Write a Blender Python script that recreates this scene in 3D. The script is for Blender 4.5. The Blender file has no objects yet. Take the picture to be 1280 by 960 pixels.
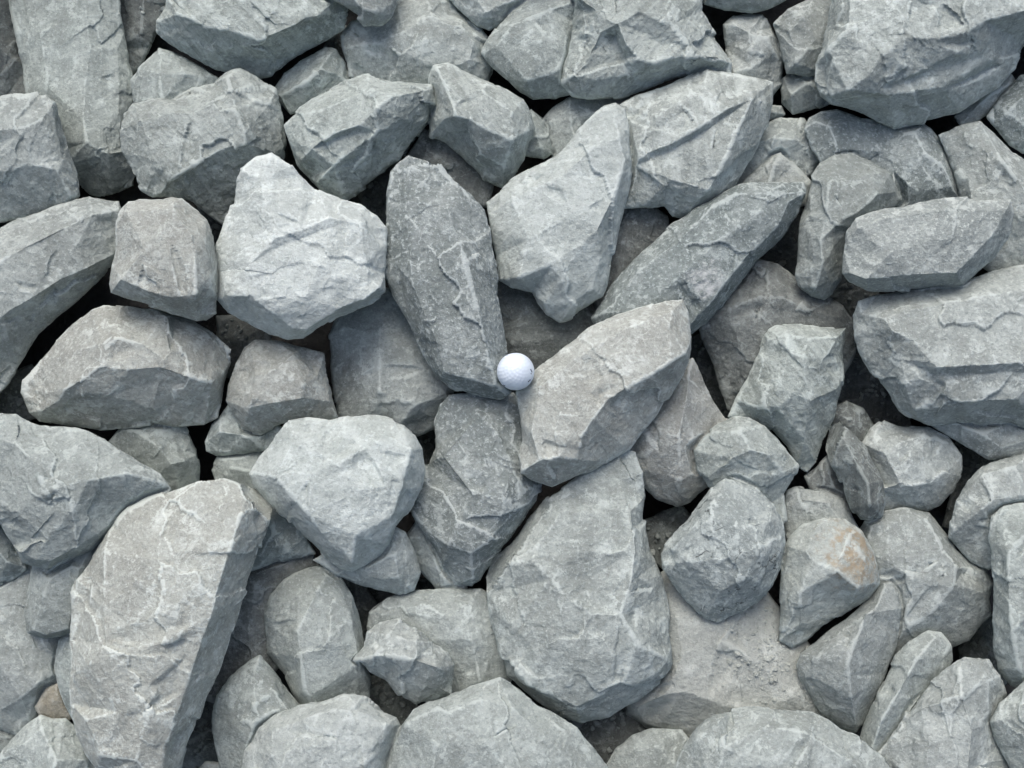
import bpy, bmesh, math
import numpy as np
from mathutils import Vector, Matrix, geometry

# ------------------------------------------------------------------ camera, sky, sun, exposure
scene = bpy.context.scene
FPX = 1400.0                      # focal length in photo pixels (1280 wide)
TILT = math.radians(35)           # camera tilt off straight down
SLOPE = math.radians(28)          # slope of the rock pile, rising away from the viewer
S = 0.0427 / 47.0                 # metres per photo pixel at the golf ball

cam_d = bpy.data.cameras.new('camera'); cam = bpy.data.objects.new('camera', cam_d)
scene.collection.objects.link(cam); scene.camera = cam
cam_d.sensor_fit = 'HORIZONTAL'; cam_d.sensor_width = 36.0
cam_d.lens = 36.0 * FPX / 1280.0
cam_d.clip_start = 0.02; cam_d.clip_end = 200
cam.rotation_euler = (TILT, 0, 0)
CAM = np.array([0.0, -0.55, 1.62]); cam.location = CAM

world = bpy.data.worlds.new('World'); scene.world = world; world.use_nodes = True
wn = world.node_tree.nodes; wl = world.node_tree.links
sky = wn.new('ShaderNodeTexSky'); sky.sky_type = 'NISHITA'; sky.sun_disc = False
SUN_EL, SUN_AZ = math.radians(76), math.radians(-28)     # az measured from +Y, towards +X
sky.sun_elevation = SUN_EL; sky.sun_rotation = SUN_AZ
sky.air_density = 1.0; sky.dust_density = 6.0; sky.ozone_density = 0.6
bg = wn['Background']; bg.inputs['Strength'].default_value = 0.13
wl.new(sky.outputs[0], bg.inputs['Color'])

sun_d = bpy.data.lights.new('sun', 'SUN'); sun = bpy.data.objects.new('sun', sun_d)
scene.collection.objects.link(sun)
sun_d.energy = 1.1; sun_d.angle = math.radians(38); sun_d.color = (1.0, 0.985, 0.96)
sdir = Vector((math.sin(SUN_AZ) * math.cos(SUN_EL), math.cos(SUN_AZ) * math.cos(SUN_EL), math.sin(SUN_EL)))
sun.rotation_euler = sdir.to_track_quat('Z', 'Y').to_euler(); sun.location = (0, 0, 5)

scene.view_settings.view_transform = 'Standard'; scene.view_settings.look = 'None'
scene.view_settings.exposure = 0.44; scene.view_settings.gamma = 1.0
scene.view_settings.use_curve_mapping = False
scene.render.engine = 'CYCLES'
scene.cycles.max_bounces = 5; scene.cycles.diffuse_bounces = 4; scene.cycles.use_adaptive_sampling = True; scene.cycles.adaptive_threshold = 0.03

# ------------------------------------------------------------------ photo pixel + height over the pile plane -> world
ct, st = math.cos(TILT), math.sin(TILT)
NRM = np.array([0.0, -math.sin(SLOPE), math.cos(SLOPE)])          # normal of the pile's mean surface
D_BALL = FPX * S
AXIS = np.array([0.0, st, -ct])
ORG = None                        # point of the pile plane, set once the rocks are stacked and the ball's resting height is known

def place(P):
    """P: (n,3) array of photo x, -photo y, height (px units above the pile plane)."""
    u = (P[:, 0] - 640.0) / FPX; v = (P[:, 1] + 480.0) / FPX
    d = np.stack([u, v * ct + st, v * st - ct], 1)
    t = (NRM @ (ORG - CAM) + P[:, 2] * S) / (d @ NRM)
    return CAM + d * t[:, None]

# ------------------------------------------------------------------ numpy mesh helpers
def hash3(ix, iy, iz, s):
    h = (ix.astype(np.uint32) * np.uint32(374761393) + iy.astype(np.uint32) * np.uint32(668265263)
         + iz.astype(np.uint32) * np.uint32(2147483647) + np.uint32(s * 1274126177 % 4294967291))
    h = (h ^ (h >> np.uint32(13))) * np.uint32(1274126177)
    h = (h ^ (h >> np.uint32(16))) * np.uint32(2246822519)
    return (h ^ (h >> np.uint32(15)))

def gnoise(P, seed):
    I = np.floor(P).astype(np.int64); f = P - I
    w = f * f * f * (f * (f * 6 - 15) + 10)
    out = np.zeros(len(P))
    for dx in (0, 1):
        wx = w[:, 0] if dx else 1 - w[:, 0]
        for dy in (0, 1):
            wy = w[:, 1] if dy else 1 - w[:, 1]
            for dz in (0, 1):
                wz = w[:, 2] if dz else 1 - w[:, 2]
                h = hash3(I[:, 0] + dx, I[:, 1] + dy, I[:, 2] + dz, seed)
                gx = ((h & np.uint32(1023)).astype(float) / 511.5 - 1)
                gy = (((h >> np.uint32(10)) & np.uint32(1023)).astype(float) / 511.5 - 1)
                gz = (((h >> np.uint32(20)) & np.uint32(1023)).astype(float) / 511.5 - 1)
                out += wx * wy * wz * (gx * (f[:, 0] - dx) + gy * (f[:, 1] - dy) + gz * (f[:, 2] - dz))
    return out

def refine(V, F, target, maxit=12):
    for _ in range(maxit):
        E = np.concatenate([F[:, [0, 1]], F[:, [1, 2]], F[:, [2, 0]]])
        Es = np.sort(E, 1)
        key = Es[:, 0].astype(np.int64) * len(V) + Es[:, 1]
        uk, inv = np.unique(key, return_inverse=True)
        a = uk // len(V); b = uk % len(V)
        L = np.linalg.norm(V[a] - V[b], axis=1)
        mk = L > target(0.5 * (V[a] + V[b]))
        if not mk.any(): break
        idx = np.full(len(uk), -1, np.int64); idx[mk] = len(V) + np.arange(mk.sum())
        V = np.concatenate([V, 0.5 * (V[a[mk]] + V[b[mk]])])
        n = len(F); m = idx[inv].reshape(3, n).T
        cnt = (m >= 0).sum(1)
        out = [F[cnt == 0]]
        f = F[cnt == 3]; q = m[cnt == 3]
        if len(f):
            out += [np.stack([f[:, 0], q[:, 0], q[:, 2]], 1), np.stack([q[:, 0], f[:, 1], q[:, 1]], 1),
                    np.stack([q[:, 2], q[:, 1], f[:, 2]], 1), q]
        for k in range(3):
            r = [k, (k + 1) % 3, (k + 2) % 3]
            s1 = (cnt == 1) & (m[:, k] >= 0)
            f = F[s1][:, r]; q = m[s1, k]
            if len(f): out += [np.stack([f[:, 0], q, f[:, 2]], 1), np.stack([q, f[:, 1], f[:, 2]], 1)]
            s2 = (cnt == 2) & (m[:, r[2]] < 0)                 # edges 0 and 1 split, edge 2 not
            f = F[s2][:, r]; q = m[s2][:, r]
            if len(f):
                out += [np.stack([q[:, 0], f[:, 1], q[:, 1]], 1), np.stack([f[:, 0], q[:, 0], q[:, 1]], 1),
                        np.stack([f[:, 0], q[:, 1], f[:, 2]], 1)]
        F = np.concatenate(out)
    return V, F

def vadd(n, idx, val):
    return np.stack([np.bincount(idx, val[:, k], n) for k in range(val.shape[1])], 1)

def adjacency(F):
    E = np.concatenate([F[:, [0, 1]], F[:, [1, 2]], F[:, [2, 0]]])
    return E[:, 0], E[:, 1]

def laplace(V, A, B):
    n = len(V); c = np.bincount(A, minlength=n)[:, None]
    return vadd(n, A, V[B]) / np.maximum(c, 1)

def normals(V, F):
    fn = np.cross(V[F[:, 1]] - V[F[:, 0]], V[F[:, 2]] - V[F[:, 0]])
    N = vadd(len(V), F.ravel(), np.repeat(fn, 3, 0))
    return N / np.maximum(np.linalg.norm(N, axis=1), 1e-9)[:, None]

def seg_dist(P, ring):
    A = ring; B = np.roll(ring, -1, 0); d = np.full(len(P), 1e9)
    for a, b in zip(A, B):
        ab = b - a; t = np.clip(((P - a) @ ab) / max(ab @ ab, 1e-9), 0, 1)
        d = np.minimum(d, np.hypot(*(P - a - t[:, None] * ab).T))
    return d

def new_mesh(name, V, F, mat, smooth=True, wear=None):
    me = bpy.data.meshes.new(name)
    me.vertices.add(len(V)); me.vertices.foreach_set('co', V.astype(np.float32).ravel())
    me.loops.add(len(F) * 3); me.loops.foreach_set('vertex_index', F.astype(np.int32).ravel())
    me.polygons.add(len(F)); me.polygons.foreach_set('loop_start', np.arange(0, len(F) * 3, 3, dtype=np.int32))
    me.polygons.foreach_set('use_smooth', np.full(len(F), smooth))
    me.update(); me.validate()
    if wear is not None:
        at = me.attributes.new('wear', 'FLOAT', 'POINT'); at.data.foreach_set('value', wear.astype(np.float32))
    me.materials.append(mat)
    o = bpy.data.objects.new(name, me); scene.collection.objects.link(o)
    return o

# ------------------------------------------------------------------ materials
TINT = (0.93, 1.015, 1.005)         # the quarry's stone is a cool grey
def rock_material(name, base, alt, dust, dust_amt=0.5, vein=0.3, speck=0.2, wear=0.6, streak=0.3, bump=1.0,
                  stain=None, crack=0.0, rough_scale=1.0):
    base, alt, dust = (tuple(a * b for a, b in zip(c_, TINT)) for c_ in (base, alt, dust))
    m = bpy.data.materials.new(name); m.use_nodes = True
    nt = m.node_tree; N = nt.nodes; L = nt.links; N.clear()
    def nd(t, **kw):
        n = N.new(t)
        for k, v in kw.items(): setattr(n, k, v)
        return n
    def val(n, k, v):
        n.inputs[k].default_value = v; return n
    out = nd('ShaderNodeOutputMaterial'); bs = nd('ShaderNodeBsdfPrincipled')
    bs.inputs['Roughness'].default_value = 0.93; bs.inputs['Specular IOR Level'].default_value = 0.22
    L.new(bs.outputs[0], out.inputs[0])
    tc = nd('ShaderNodeTexCoord'); oi = nd('ShaderNodeObjectInfo')
    rnd = nd('ShaderNodeMath', operation='MULTIPLY'); rnd.inputs[1].default_value = 37.0; L.new(oi.outputs['Random'], rnd.inputs[0])
    off = nd('ShaderNodeVectorMath', operation='ADD'); L.new(tc.outputs['Object'], off.inputs[0]); L.new(rnd.outputs[0], off.inputs[1])
    P = off.outputs[0]
    rot = nd('ShaderNodeVectorRotate', rotation_type='EULER_XYZ'); L.new(P, rot.inputs['Vector'])
    rv = nd('ShaderNodeCombineXYZ'); r2 = nd('ShaderNodeMath', operation='MULTIPLY'); r2.inputs[1].default_value = 6.28; L.new(oi.outputs['Random'], r2.inputs[0])
    r3 = nd('ShaderNodeMath', operation='MULTIPLY'); r3.inputs[1].default_value = 91.7; L.new(oi.outputs['Random'], r3.inputs[0])
    L.new(r2.outputs[0], rv.inputs[0]); L.new(r3.outputs[0], rv.inputs[1]); L.new(rot.inputs['Rotation'], rv.outputs[0])
    sc = nd('ShaderNodeVectorMath', operation='MULTIPLY'); L.new(rot.outputs[0], sc.inputs[0]); sc.inputs[1].default_value = (9, 9, 75)
    def noise(vec, scale, detail=6, rough=0.6, dist=0.0):
        n = nd('ShaderNodeTexNoise'); n.inputs['Scale'].default_value = scale; n.inputs['Detail'].default_value = detail
        n.inputs['Roughness'].default_value = rough; n.inputs['Distortion'].default_value = dist
        L.new(vec, n.inputs['Vector']); return n.outputs['Fac']
    def ramp(src, a, b):
        r = nd('ShaderNodeMapRange'); r.inputs['From Min'].default_value = a; r.inputs['From Max'].default_value = b
        r.interpolation_type = 'SMOOTHSTEP'; L.new(src, r.inputs['Value']); return r.outputs['Result']
    def mul(a, b):
        n = nd('ShaderNodeMath', operation='MULTIPLY')
        for i, x in enumerate((a, b)):
            if isinstance(x, (int, float)): n.inputs[i].default_value = x
            else: L.new(x, n.inputs[i])
        return n.outputs[0]
    def add(a, b):
        n = nd('ShaderNodeMath', operation='ADD')
        for i, x in enumerate((a, b)):
            if isinstance(x, (int, float)): n.inputs[i].default_value = x
            else: L.new(x, n.inputs[i])
        return n.outputs[0]
    def mix(fac, a, b):
        n = nd('ShaderNodeMix', data_type='RGBA'); n.clamp_factor = True
        if isinstance(fac, (int, float)): n.inputs[0].default_value = fac
        else: L.new(fac, n.inputs[0])
        for i, x in ((6, a), (7, b)):
            if isinstance(x, tuple): n.inputs[i].default_value = (*x, 1)
            else: L.new(x, n.inputs[i])
        return n.outputs[2]
    big = noise(P, 14, 4, 0.62, 0.4); med = noise(P, 60, 5, 0.68, 0.3); fine = noise(P, 230, 4, 0.72); vfine = noise(P, 800, 1, 0.6)
    strk = noise(sc.outputs[0], 1.0, 4, 0.65, 0.6)
    c = mix(ramp(big, 0.35, 0.65), base, alt)
    c = mix(mul(ramp(strk, 0.42, 0.68), streak), c, dust)
    # dust lying in patches
    c = mix(mul(mul(ramp(med, 0.44, 0.60), ramp(big, 0.3, 0.6)), dust_amt), c, dust)
    # flaky scabs of crushed stone with ragged borders
    scab = noise(P, 46, 7, 0.74, 0.2)
    c = mix(mul(mul(ramp(scab, 0.53, 0.57), ramp(noise(P, 17, 2), 0.42, 0.58)), 0.6), c, tuple(d * min(1.25, 0.66 / max(dust)) for d in dust))
    c = mix(mul(ramp(scab, 0.44, 0.38), 0.35), c, tuple(x * 0.72 for x in base))
    # thin pale scrape marks
    kw_ = min(1.32, 0.68 / max(dust)); white = tuple(d * kw_ for d in dust)
    if vein > 0:
        vn = noise(P, 38, 5, 0.55, 1.2)
        rid = nd('ShaderNodeMath', operation='SUBTRACT'); L.new(vn, rid.inputs[0]); rid.inputs[1].default_value = 0.5
        ab = nd('ShaderNodeMath', operation='ABSOLUTE'); L.new(rid.outputs[0], ab.inputs[0])
        line = ramp(ab.outputs[0], 0.035, 0.0)
        c = mix(mul(mul(line, ramp(noise(P, 22, 3), 0.45, 0.62)), vein), c, white)
    # light and dark grains
    c = mix(mul(ramp(fine, 0.54, 0.66), min(1, speck * 1.9)), c, white)
    c = mix(mul(ramp(fine, 0.46, 0.34), 0.42), c, tuple(x * 0.55 for x in base))
    c = mix(mul(ramp(vfine, 0.4, 0.7), 0.12), c, white)
    if stain:
        col, amt, pos, rad = stain
        vd = nd('ShaderNodeVectorMath', operation='DISTANCE'); L.new(tc.outputs['Object'], vd.inputs[0]); vd.inputs[1].default_value = pos; vd.name = 'stain_pos'
        fall = ramp(add(vd.outputs['Value'], mul(add(med, -0.5), rad * 2.0)), rad, rad * 0.35)
        c = mix(mul(mul(fall, ramp(noise(P, 70, 6, 0.7), 0.38, 0.6)), amt), c, col)
    crk = None
    if crack > 0:
        vo = nd('ShaderNodeTexVoronoi', feature='DISTANCE_TO_EDGE'); vo.inputs['Scale'].default_value = 34
        wv = nd('ShaderNodeVectorMath', operation='ADD'); L.new(P, wv.inputs[0])
        ns = nd('ShaderNodeTexNoise'); ns.inputs['Scale'].default_value = 40; ns.inputs['Detail'].default_value = 4; L.new(P, ns.inputs['Vector'])
        sv = nd('ShaderNodeVectorMath', operation='SCALE'); sv.inputs['Scale'].default_value = 0.035; L.new(ns.outputs['Color'], sv.inputs[0]); L.new(sv.outputs[0], wv.inputs[1])
        L.new(wv.outputs[0], vo.inputs['Vector'])
        crk = mul(ramp(vo.outputs['Distance'], 0.022, 0.003), ramp(noise(P, 24, 3), 0.53, 0.60))
        c = mix(mul(crk, crack), c, (0.045, 0.06, 0.062))
    # bruised pale edges
    at = nd('ShaderNodeAttribute', attribute_name='wear')
    w = ramp(add(at.outputs['Fac'], mul(add(scab, -0.5), 2.6)), 0.25, 0.75)
    c = mix(mul(w, wear), c, white)
    # every rock a little lighter or darker, warmer or cooler
    hv = nd('ShaderNodeHueSaturation'); L.new(c, hv.inputs['Color'])
    L.new(add(mul(oi.outputs['Random'], 0.24), 0.88), hv.inputs['Value'])
    rr = nd('ShaderNodeMath', operation='FRACT'); L.new(mul(oi.outputs['Random'], 17.3), rr.inputs[0])
    L.new(add(mul(rr.outputs[0], 0.15), 0.72), hv.inputs['Saturation'])
    L.new(hv.outputs[0], bs.inputs['Base Color'])
    # relief
    h = add(mul(scab, 0.4), add(mul(fine, 0.45 * rough_scale), mul(strk, 0.6 * streak + 0.1)))
    h = add(h, mul(noise(P, 120, 3, 0.7), 0.45 * rough_scale))
    h = add(h, mul(vfine, 0.10))
    if crk is not None: h = add(h, mul(crk, -0.8))
    bp = nd('ShaderNodeBump'); bp.inputs['Strength'].default_value = min(1.0, 0.75 * bump); bp.inputs['Distance'].default_value = 0.005 * bump
    L.new(h, bp.inputs['Height']); L.new(bp.outputs[0], bs.inputs['Normal'])
    return m

MATS = {
 'pale':  rock_material('pale_limestone', (0.255, 0.273, 0.258), (0.325, 0.348, 0.331), (0.445, 0.47, 0.452), 0.65, 0, 0.25, 0.55, 0.25),
 'white': rock_material('chalky_limestone', (0.355, 0.378, 0.363), (0.43, 0.455, 0.44), (0.52, 0.545, 0.53), 0.65, 0, 0.25, 0.5, 0.2),
 'grey':  rock_material('grey_limestone', (0.235, 0.254, 0.241), (0.30, 0.322, 0.307), (0.41, 0.435, 0.418), 0.55, 0, 0.25, 0.6, 0.3),
 'warm':  rock_material('taupe_limestone', (0.30, 0.294, 0.266), (0.36, 0.355, 0.322), (0.465, 0.475, 0.452), 0.4, 0.45, 0.25, 0.7, 0.15),
 'blue':  rock_material('blue_green_limestone', (0.17, 0.198, 0.193), (0.24, 0.268, 0.262), (0.40, 0.428, 0.42), 0.5, 0, 0.42, 0.75, 0.15, 1.1),
 'scar':  rock_material('scarred_blue_green_limestone', (0.165, 0.194, 0.19), (0.225, 0.255, 0.25), (0.40, 0.428, 0.42), 0.45, 0, 0.42, 0.75, 0.15, 1.1,
                        stain=((0.56, 0.60, 0.59), 0.95, (0, 0, 0), 0.03)),
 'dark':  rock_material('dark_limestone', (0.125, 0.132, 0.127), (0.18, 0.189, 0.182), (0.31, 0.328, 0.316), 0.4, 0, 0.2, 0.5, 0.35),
 'strat': rock_material('layered_limestone', (0.235, 0.255, 0.237), (0.31, 0.333, 0.312), (0.44, 0.467, 0.446), 0.5, 0, 0.22, 0.6, 0.75, 1.1),
 'rust':  rock_material('rust_stained_limestone', (0.285, 0.302, 0.28), (0.35, 0.368, 0.343), (0.45, 0.473, 0.45), 0.5, 0, 0.2, 0.55, 0.2,
                        stain=((0.33, 0.262, 0.155), 0.9, (0.012, 0.03, 0.13), 0.055)),
 'slab':  rock_material('speckled_limestone', (0.235, 0.26, 0.252), (0.305, 0.328, 0.314), (0.43, 0.453, 0.432), 0.55, 0, 0.4, 0.6, 0.15, 1.1),
 'crack': rock_material('cracked_limestone', (0.24, 0.265, 0.26), (0.30, 0.326, 0.32), (0.44, 0.465, 0.452), 0.5, 0.4, 0.25, 0.7, 0.1, 1.0, crack=0.75),
 'sandy': rock_material('sandy_crust_stone', (0.345, 0.352, 0.325), (0.40, 0.406, 0.376), (0.46, 0.468, 0.44), 0.4, 0, 0.18, 0.3, 0.05, 0.9, rough_scale=1.6),
 'brown': rock_material('brown_stone', (0.20, 0.17, 0.12), (0.26, 0.225, 0.17), (0.36, 0.34, 0.30), 0.3, 0, 0.2, 0.4, 0.2),
}

# ------------------------------------------------------------------ the rocks: outline and ridge lines (photo px, height in px units)
# R(order in the pile, material, label, outline "x y [h]", ridge lines "x y h", name)
ROCKS = []
def pts(s):
    return [tuple(float(a) for a in p.split()) for p in s.split(',') if p.strip()]
def R(order, mat, label, outline, *ridges, name='rock', rough=1.0, thick=None, key=None):
    ROCKS.append(dict(order=order, mat=mat, label=label, out=pts(outline), inn=[pts(r) for r in ridges], name=name,
                      rough=rough, thick=thick, key=key))

# --- top rows
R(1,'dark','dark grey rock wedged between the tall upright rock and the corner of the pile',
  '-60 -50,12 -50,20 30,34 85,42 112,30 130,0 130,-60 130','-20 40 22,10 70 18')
R(2,'grey','tall upright smooth grey rock with a pale seam down its middle',
  '2 -50 10,70 -50 20,142 -50 10,152 20,160 60,166 95,171 120,170 160,168 200 -10,168 233 -30,140 246 -35,115 243 -35,95 230 -30,80 205 -15,55 160,34 120,28 80,18 40',
  '100 -45 34,108 20 38,113 60 40,106 110 42,104 150 44,108 178 42','84 203 14,108 178 42,135 192 36,166 188 8','50 40 30,62 110 30','148 60 24,150 140 28', rough=.8)
R(5,'grey','blocky grey rock with a bright top ledge and rough front, beside the tall upright rock',
  '-70 120 25,-20 121 25,30 121 22,58 116 18,72 126 12,79 150,86 185,96 220 -6,99 245 -12,86 259 -18,50 268 -22,20 276 -24,-20 280 -24,-70 284 -24',
  '-70 168 52,0 162 52,30 160 50,52 149 46,66 131 30','-40 215 34,10 213 36,40 206 37,70 212 30','66 131 30,78 200 24,88 245 4')
R(1,'dark','dark mottled rock wedged between the tall upright rock and the long bright topped one',
  '135 -60,220 -60,216 5,200 35,188 58,176 84,162 95,148 60','180 -10 24,176 40 20')
R(5,'strat','long rock with a bright flat top and dark rough front, above the jagged block',
  '212 -55 38,330 -60 42,430 -50 30,436 10 8,430 36 -6,410 49 -14,385 63 -18,360 79 -20,340 97 -22,322 100 -24,300 93 -24,270 88 -24,240 71 -20,215 56 -16,196 40 -10,196 26,207 10',
  '204 24 14,222 17 42,240 23 54,256 33 56,290 38 60,325 50 58,346 42 60,370 31 60,380 24 56,398 20 46,424 18 14','300 -20 58','265 62 18,300 66 20,330 72 14')
R(3,'grey','small pale rock with a pointed top peeking out behind the jagged block',
  '162 100,172 86,186 72,198 60,214 64,240 78,272 96,292 120,270 150,220 160,180 150,166 124','202 66 12,200 92 28,202 125 28','232 92 26')
R(6,'strat','jagged rock block with a deep shaded underside, above the big white faced boulder',
  '146 165,151 141,164 125,190 119,215 122,240 112,270 105,283 94,300 87,325 98,345 112,353 140,359 180 -14,352 205 -24,332 235 -36,306 272 -44,280 280 -44,258 266 -36,240 252 -18,215 247 -8,190 247 -4,174 239,160 210,148 190',
  '285 97 26,290 120 44,296 142 50,306 166 50,306 180 46','200 244 8,215 222 36,245 205 42,275 188 46,306 180 46,345 192 4','175 150 32,190 200 36','215 140 38,238 142 40,262 131 44','330 140 26', rough=1.15)
R(3,'strat','small ridged rock half hidden beneath the long bright topped rock, touching the layered rock',
  '338 112,354 90,380 74,406 58,421 60,434 80,438 100,428 122,396 140,362 146,346 130','350 120 14,384 101 30,400 86 32,414 66 16','398 116 12')
R(1,'dark','dark stone deep in the gap right of the long bright topped rock',
  '400 70,412 46,432 32,448 50,450 90,440 112,418 100','428 72 10')
R(3,'pale','broad pale topped rock with a shaded lower left face, behind the wedge shaped block',
  '428 45,440 28,470 22,486 8,505 -20,550 -22,575 14,596 29,610 50,616 85,612 112 -10,590 128,540 130,490 120,455 108,436 95',
  '442 58 14,470 54 30,500 64 40,526 75 38,538 100 20','505 40 42,540 20 40,580 36 36,592 52 34,588 74 34,566 84 32,535 80 34','530 50 46')
R(5,'grey','small grey rock with its tip resting on the broad pale topped rock',
  '400 -55,500 -55,497 2,489 21,478 31,455 32,444 20,424 8,405 -5','425 -20 30,450 8 28,470 14 24','465 -25 32')
R(4,'pale','small pale rock cut by the top edge, beside the broad flat grey face',
  '548 -55,690 -55,652 10,636 19,626 32,612 41,595 36,580 22,562 4','590 -10 30,606 16 28,632 4 20')
R(5,'grey','smooth flat faced grey rock beside the rugged top boulder',
  '602 66,609 52,624 30,640 12,665 -8,690 -50,750 -50,745 40,735 90,716 118 -10,690 125 -14,666 127 -14,649 115 -8,634 98,614 82',
  '622 58 14,640 32 26,688 12 34,725 0 30','660 100 24,690 92 30,720 70 26','675 55 36', rough=.65)
R(6,'strat','rugged boulder with a hollow and sharp crests, resting on the smooth flat faced rock',
  '704 104,708 84,714 50,718 10,712 -50,872 -50,876 14,890 40,906 64,914 80,913 94 -6,890 92 -8,870 95 -10,845 100 -12,820 107 -14,800 114 -16,775 120 -16,745 122 -14,716 118 -8',
  '722 0 40,742 14 50,757 24 60,748 44 46,738 66 34,722 92 20','757 24 60,772 30 64,782 54 58,796 70 50,818 79 46,836 72 48,866 70 42,898 72 22','712 96 14,742 97 20,788 91 24,830 86 26,884 82 18',
  '768 50 34,778 72 30','800 14 60,838 30 56,856 52 46','800 40 46,826 56 40','742 -20 50,820 -30 56', rough=1.35)
R(5,'grey','narrow grey rock at the top edge above the pale blunt block',
  '862 -55,1010 -55,988 0,962 13,940 19,905 16,878 8','890 -10 22,930 0 26,965 -10 20')
R(4,'pale','pale blunt block with a flat front, standing behind the broad ledged slab',
  '902 30,915 17,930 14,955 16,964 35,976 52,981 75,977 105,960 130,930 130,908 110,906 60','908 40 12,916 30 24,936 41 34,964 49 28,972 64 18','940 85 30,918 90 20')
R(4,'grey','grey rock squeezed between the pale blunt block and the huge boulder at the top',
  '968 30,985 12,1006 2,1044 -30,1070 20,1050 90,1010 98,982 93,974 60','985 40 18,1005 20 28,1020 50 26,995 78 20')
R(3,'strat','small angular stone below the huge boulder with a sharp ridge across it',
  '974 100,985 90,1016 88,1030 100,1044 126,1012 138,991 143,977 130','980 104 8,990 118 24,1010 103 28,1030 110 10', name='stone')
R(3,'grey','small round pebble in the gap beside the broad ledged slab',
  '955 137,963 131,977 132,982 143,973 151,958 150','968 140 8', name='pebble')
R(7,'pale','huge boulder with a bright top and a broad shaded front, biggest of the upper rocks',
  '1015 102,1018 80,1027 60,1034 35,1042 0,1046 -60 20,1340 -60 40,1340 35 20,1280 58 -4,1266 85 -12,1246 108 -18,1220 126 -22,1200 141 -26,1160 153 -30,1118 161 -32,1090 151 -28,1068 141 -22,1038 133 -14,1023 122 -6',
  '1040 118 20,1060 112 46,1086 94 62,1108 66 72,1130 47 78,1165 48 80,1205 41 80,1230 25 80,1280 14 76,1335 6 66','1036 62 40,1058 40 60,1078 62 62','1060 0 54,1120 0 76,1240 -20 82','1110 120 36,1180 110 36,1240 70 30', rough=1.1)
R(4,'grey','small dusty stone beneath the right end of the huge boulder',
  '1190 146,1218 115,1244 95,1265 92,1272 102,1258 126,1234 144,1216 156,1200 158','1214 140 10,1238 118 24,1262 106 18', name='stone')
R(5,'blue','smooth greenish rock cut by the side edge, right of the huge boulder',
  '1234 146,1254 120,1276 94,1345 80,1345 210,1285 194,1262 180,1244 158','1260 140 18,1290 110 30,1300 170 26', rough=.7)
R(5,'blue','smooth dull rock with a broad saddle, lying directly below the huge boulder',
  '1003 161,1010 146,1025 138,1046 135,1076 145,1105 150,1125 152,1147 149,1165 162,1186 190,1201 212,1208 235,1206 256 -8,1180 264 -16,1150 268,1100 262,1060 240,1030 215,1014 190',
  '1020 152 14,1036 158 26,1048 186 26','1080 170 22,1105 190 20','1140 160 28,1156 190 38,1130 200 32,1128 226 28','1156 190 38,1178 206 32,1190 232 20','1128 226 28,1146 237 26,1176 236 18', rough=.6)
R(6,'grey','pitted grey rock with a tail narrowing downward, leaning on the dull saddle shaped rock',
  '1012 222,1024 203,1045 193,1066 190,1091 200,1116 215,1126 236 -6,1130 252 -12,1112 268 -14,1090 282 -14,1072 300 -14,1062 322 -14,1052 352 -16,1040 369 -18,1030 375 -18,1014 370 -12,999 358 -4,994 345,996 320,998 280,1005 250',
  '1006 268 16,1030 276 40,1052 275 44,1076 262 46,1096 244 42,1092 216 32,1086 203 16','1040 230 42','1030 276 40,1026 300 40,1028 330 34,1020 358 14','1060 288 22,1040 312 26,1036 350 10','1096 244 42,1122 240 2', rough=.9)
R(5,'grey','large grey rock with a pale upper face behind the speckled slab',
  '1172 168,1194 156,1225 151,1246 170,1266 190,1292 210,1345 232,1345 345,1285 352,1255 352,1230 335,1218 310,1206 280,1200 245,1192 215,1182 190',
  '1180 172 8,1204 165 24,1216 186 30,1210 226 24,1222 280 22','1228 158 22,1252 200 46,1282 238 48,1320 260 44','1238 225 38,1262 262 38,1300 290 34')
R(8,'slab','wide slab with speckled bluish face and pale lower lip, lying on the great pale boulder',
  '1052 342 -4,1054 312,1057 290,1069 272 12,1100 261 16,1130 255 18,1150 250 20,1180 247 20,1230 249 18,1264 249 12,1267 266 4,1265 290 -8,1256 306 -14,1245 325 -18,1226 341 -20,1205 359 -22,1170 360 -22,1120 365 -22,1085 364 -20,1062 353 -14',
  '1062 342 14,1082 349 22,1112 347 26,1150 345 28,1196 342 28,1210 328 30,1240 298 28,1258 262 22','1072 284 24,1110 272 34,1180 262 38,1240 262 30','1110 318 38,1160 300 40,1200 295 40', rough=.9)
R(7,'pale','great pale boulder with a stepped ledge across its face, cut by the side edge',
  '1068 395,1074 377,1100 368,1160 356,1200 350,1240 338,1290 327,1360 325,1360 535 -10,1290 537 -20,1262 530 -22,1225 533 -22,1196 526 -20,1160 532 -22,1124 513 -16,1099 480 -10,1079 445 -4,1069 420',
  '1078 392 16,1106 399 48,1116 414 56,1142 426 62,1164 454 68,1172 460 68,1230 456 68,1300 452 66','1090 410 24,1112 426 40,1128 450 42,1132 480 36,1142 512 10','1160 466 50,1176 470 50,1232 466 52,1300 464 54','1130 388 52,1220 372 50,1300 360 46','1200 505 40,1270 500 44', rough=1.05)
R(5,'grey','low shadowed rock wedged beneath the great pale boulder at the side edge',
  '1140 520,1165 505,1220 500,1345 500,1345 590,1290 582,1256 574,1236 577,1214 563,1188 549','1190 525 16,1232 545 24,1252 560 14,1300 545 24', rough=.7)
R(3,'dark','dark brownish rock with a pale shoulder, behind the upright fluted rock',
  '874 406,898 370,924 346,946 326,972 330,1012 352,1056 380,1076 410,1066 450,1040 490,1000 515,955 520,925 516 -20,911 512 -26,904 490 -24,894 456 -20,880 426 -10',
  '890 408 8,912 386 32,945 371 40,978 372 40,1012 388 36,1050 398 20','930 356 22,962 354 28,1000 372 28','925 430 20,960 440 24,940 480 8')
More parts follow.
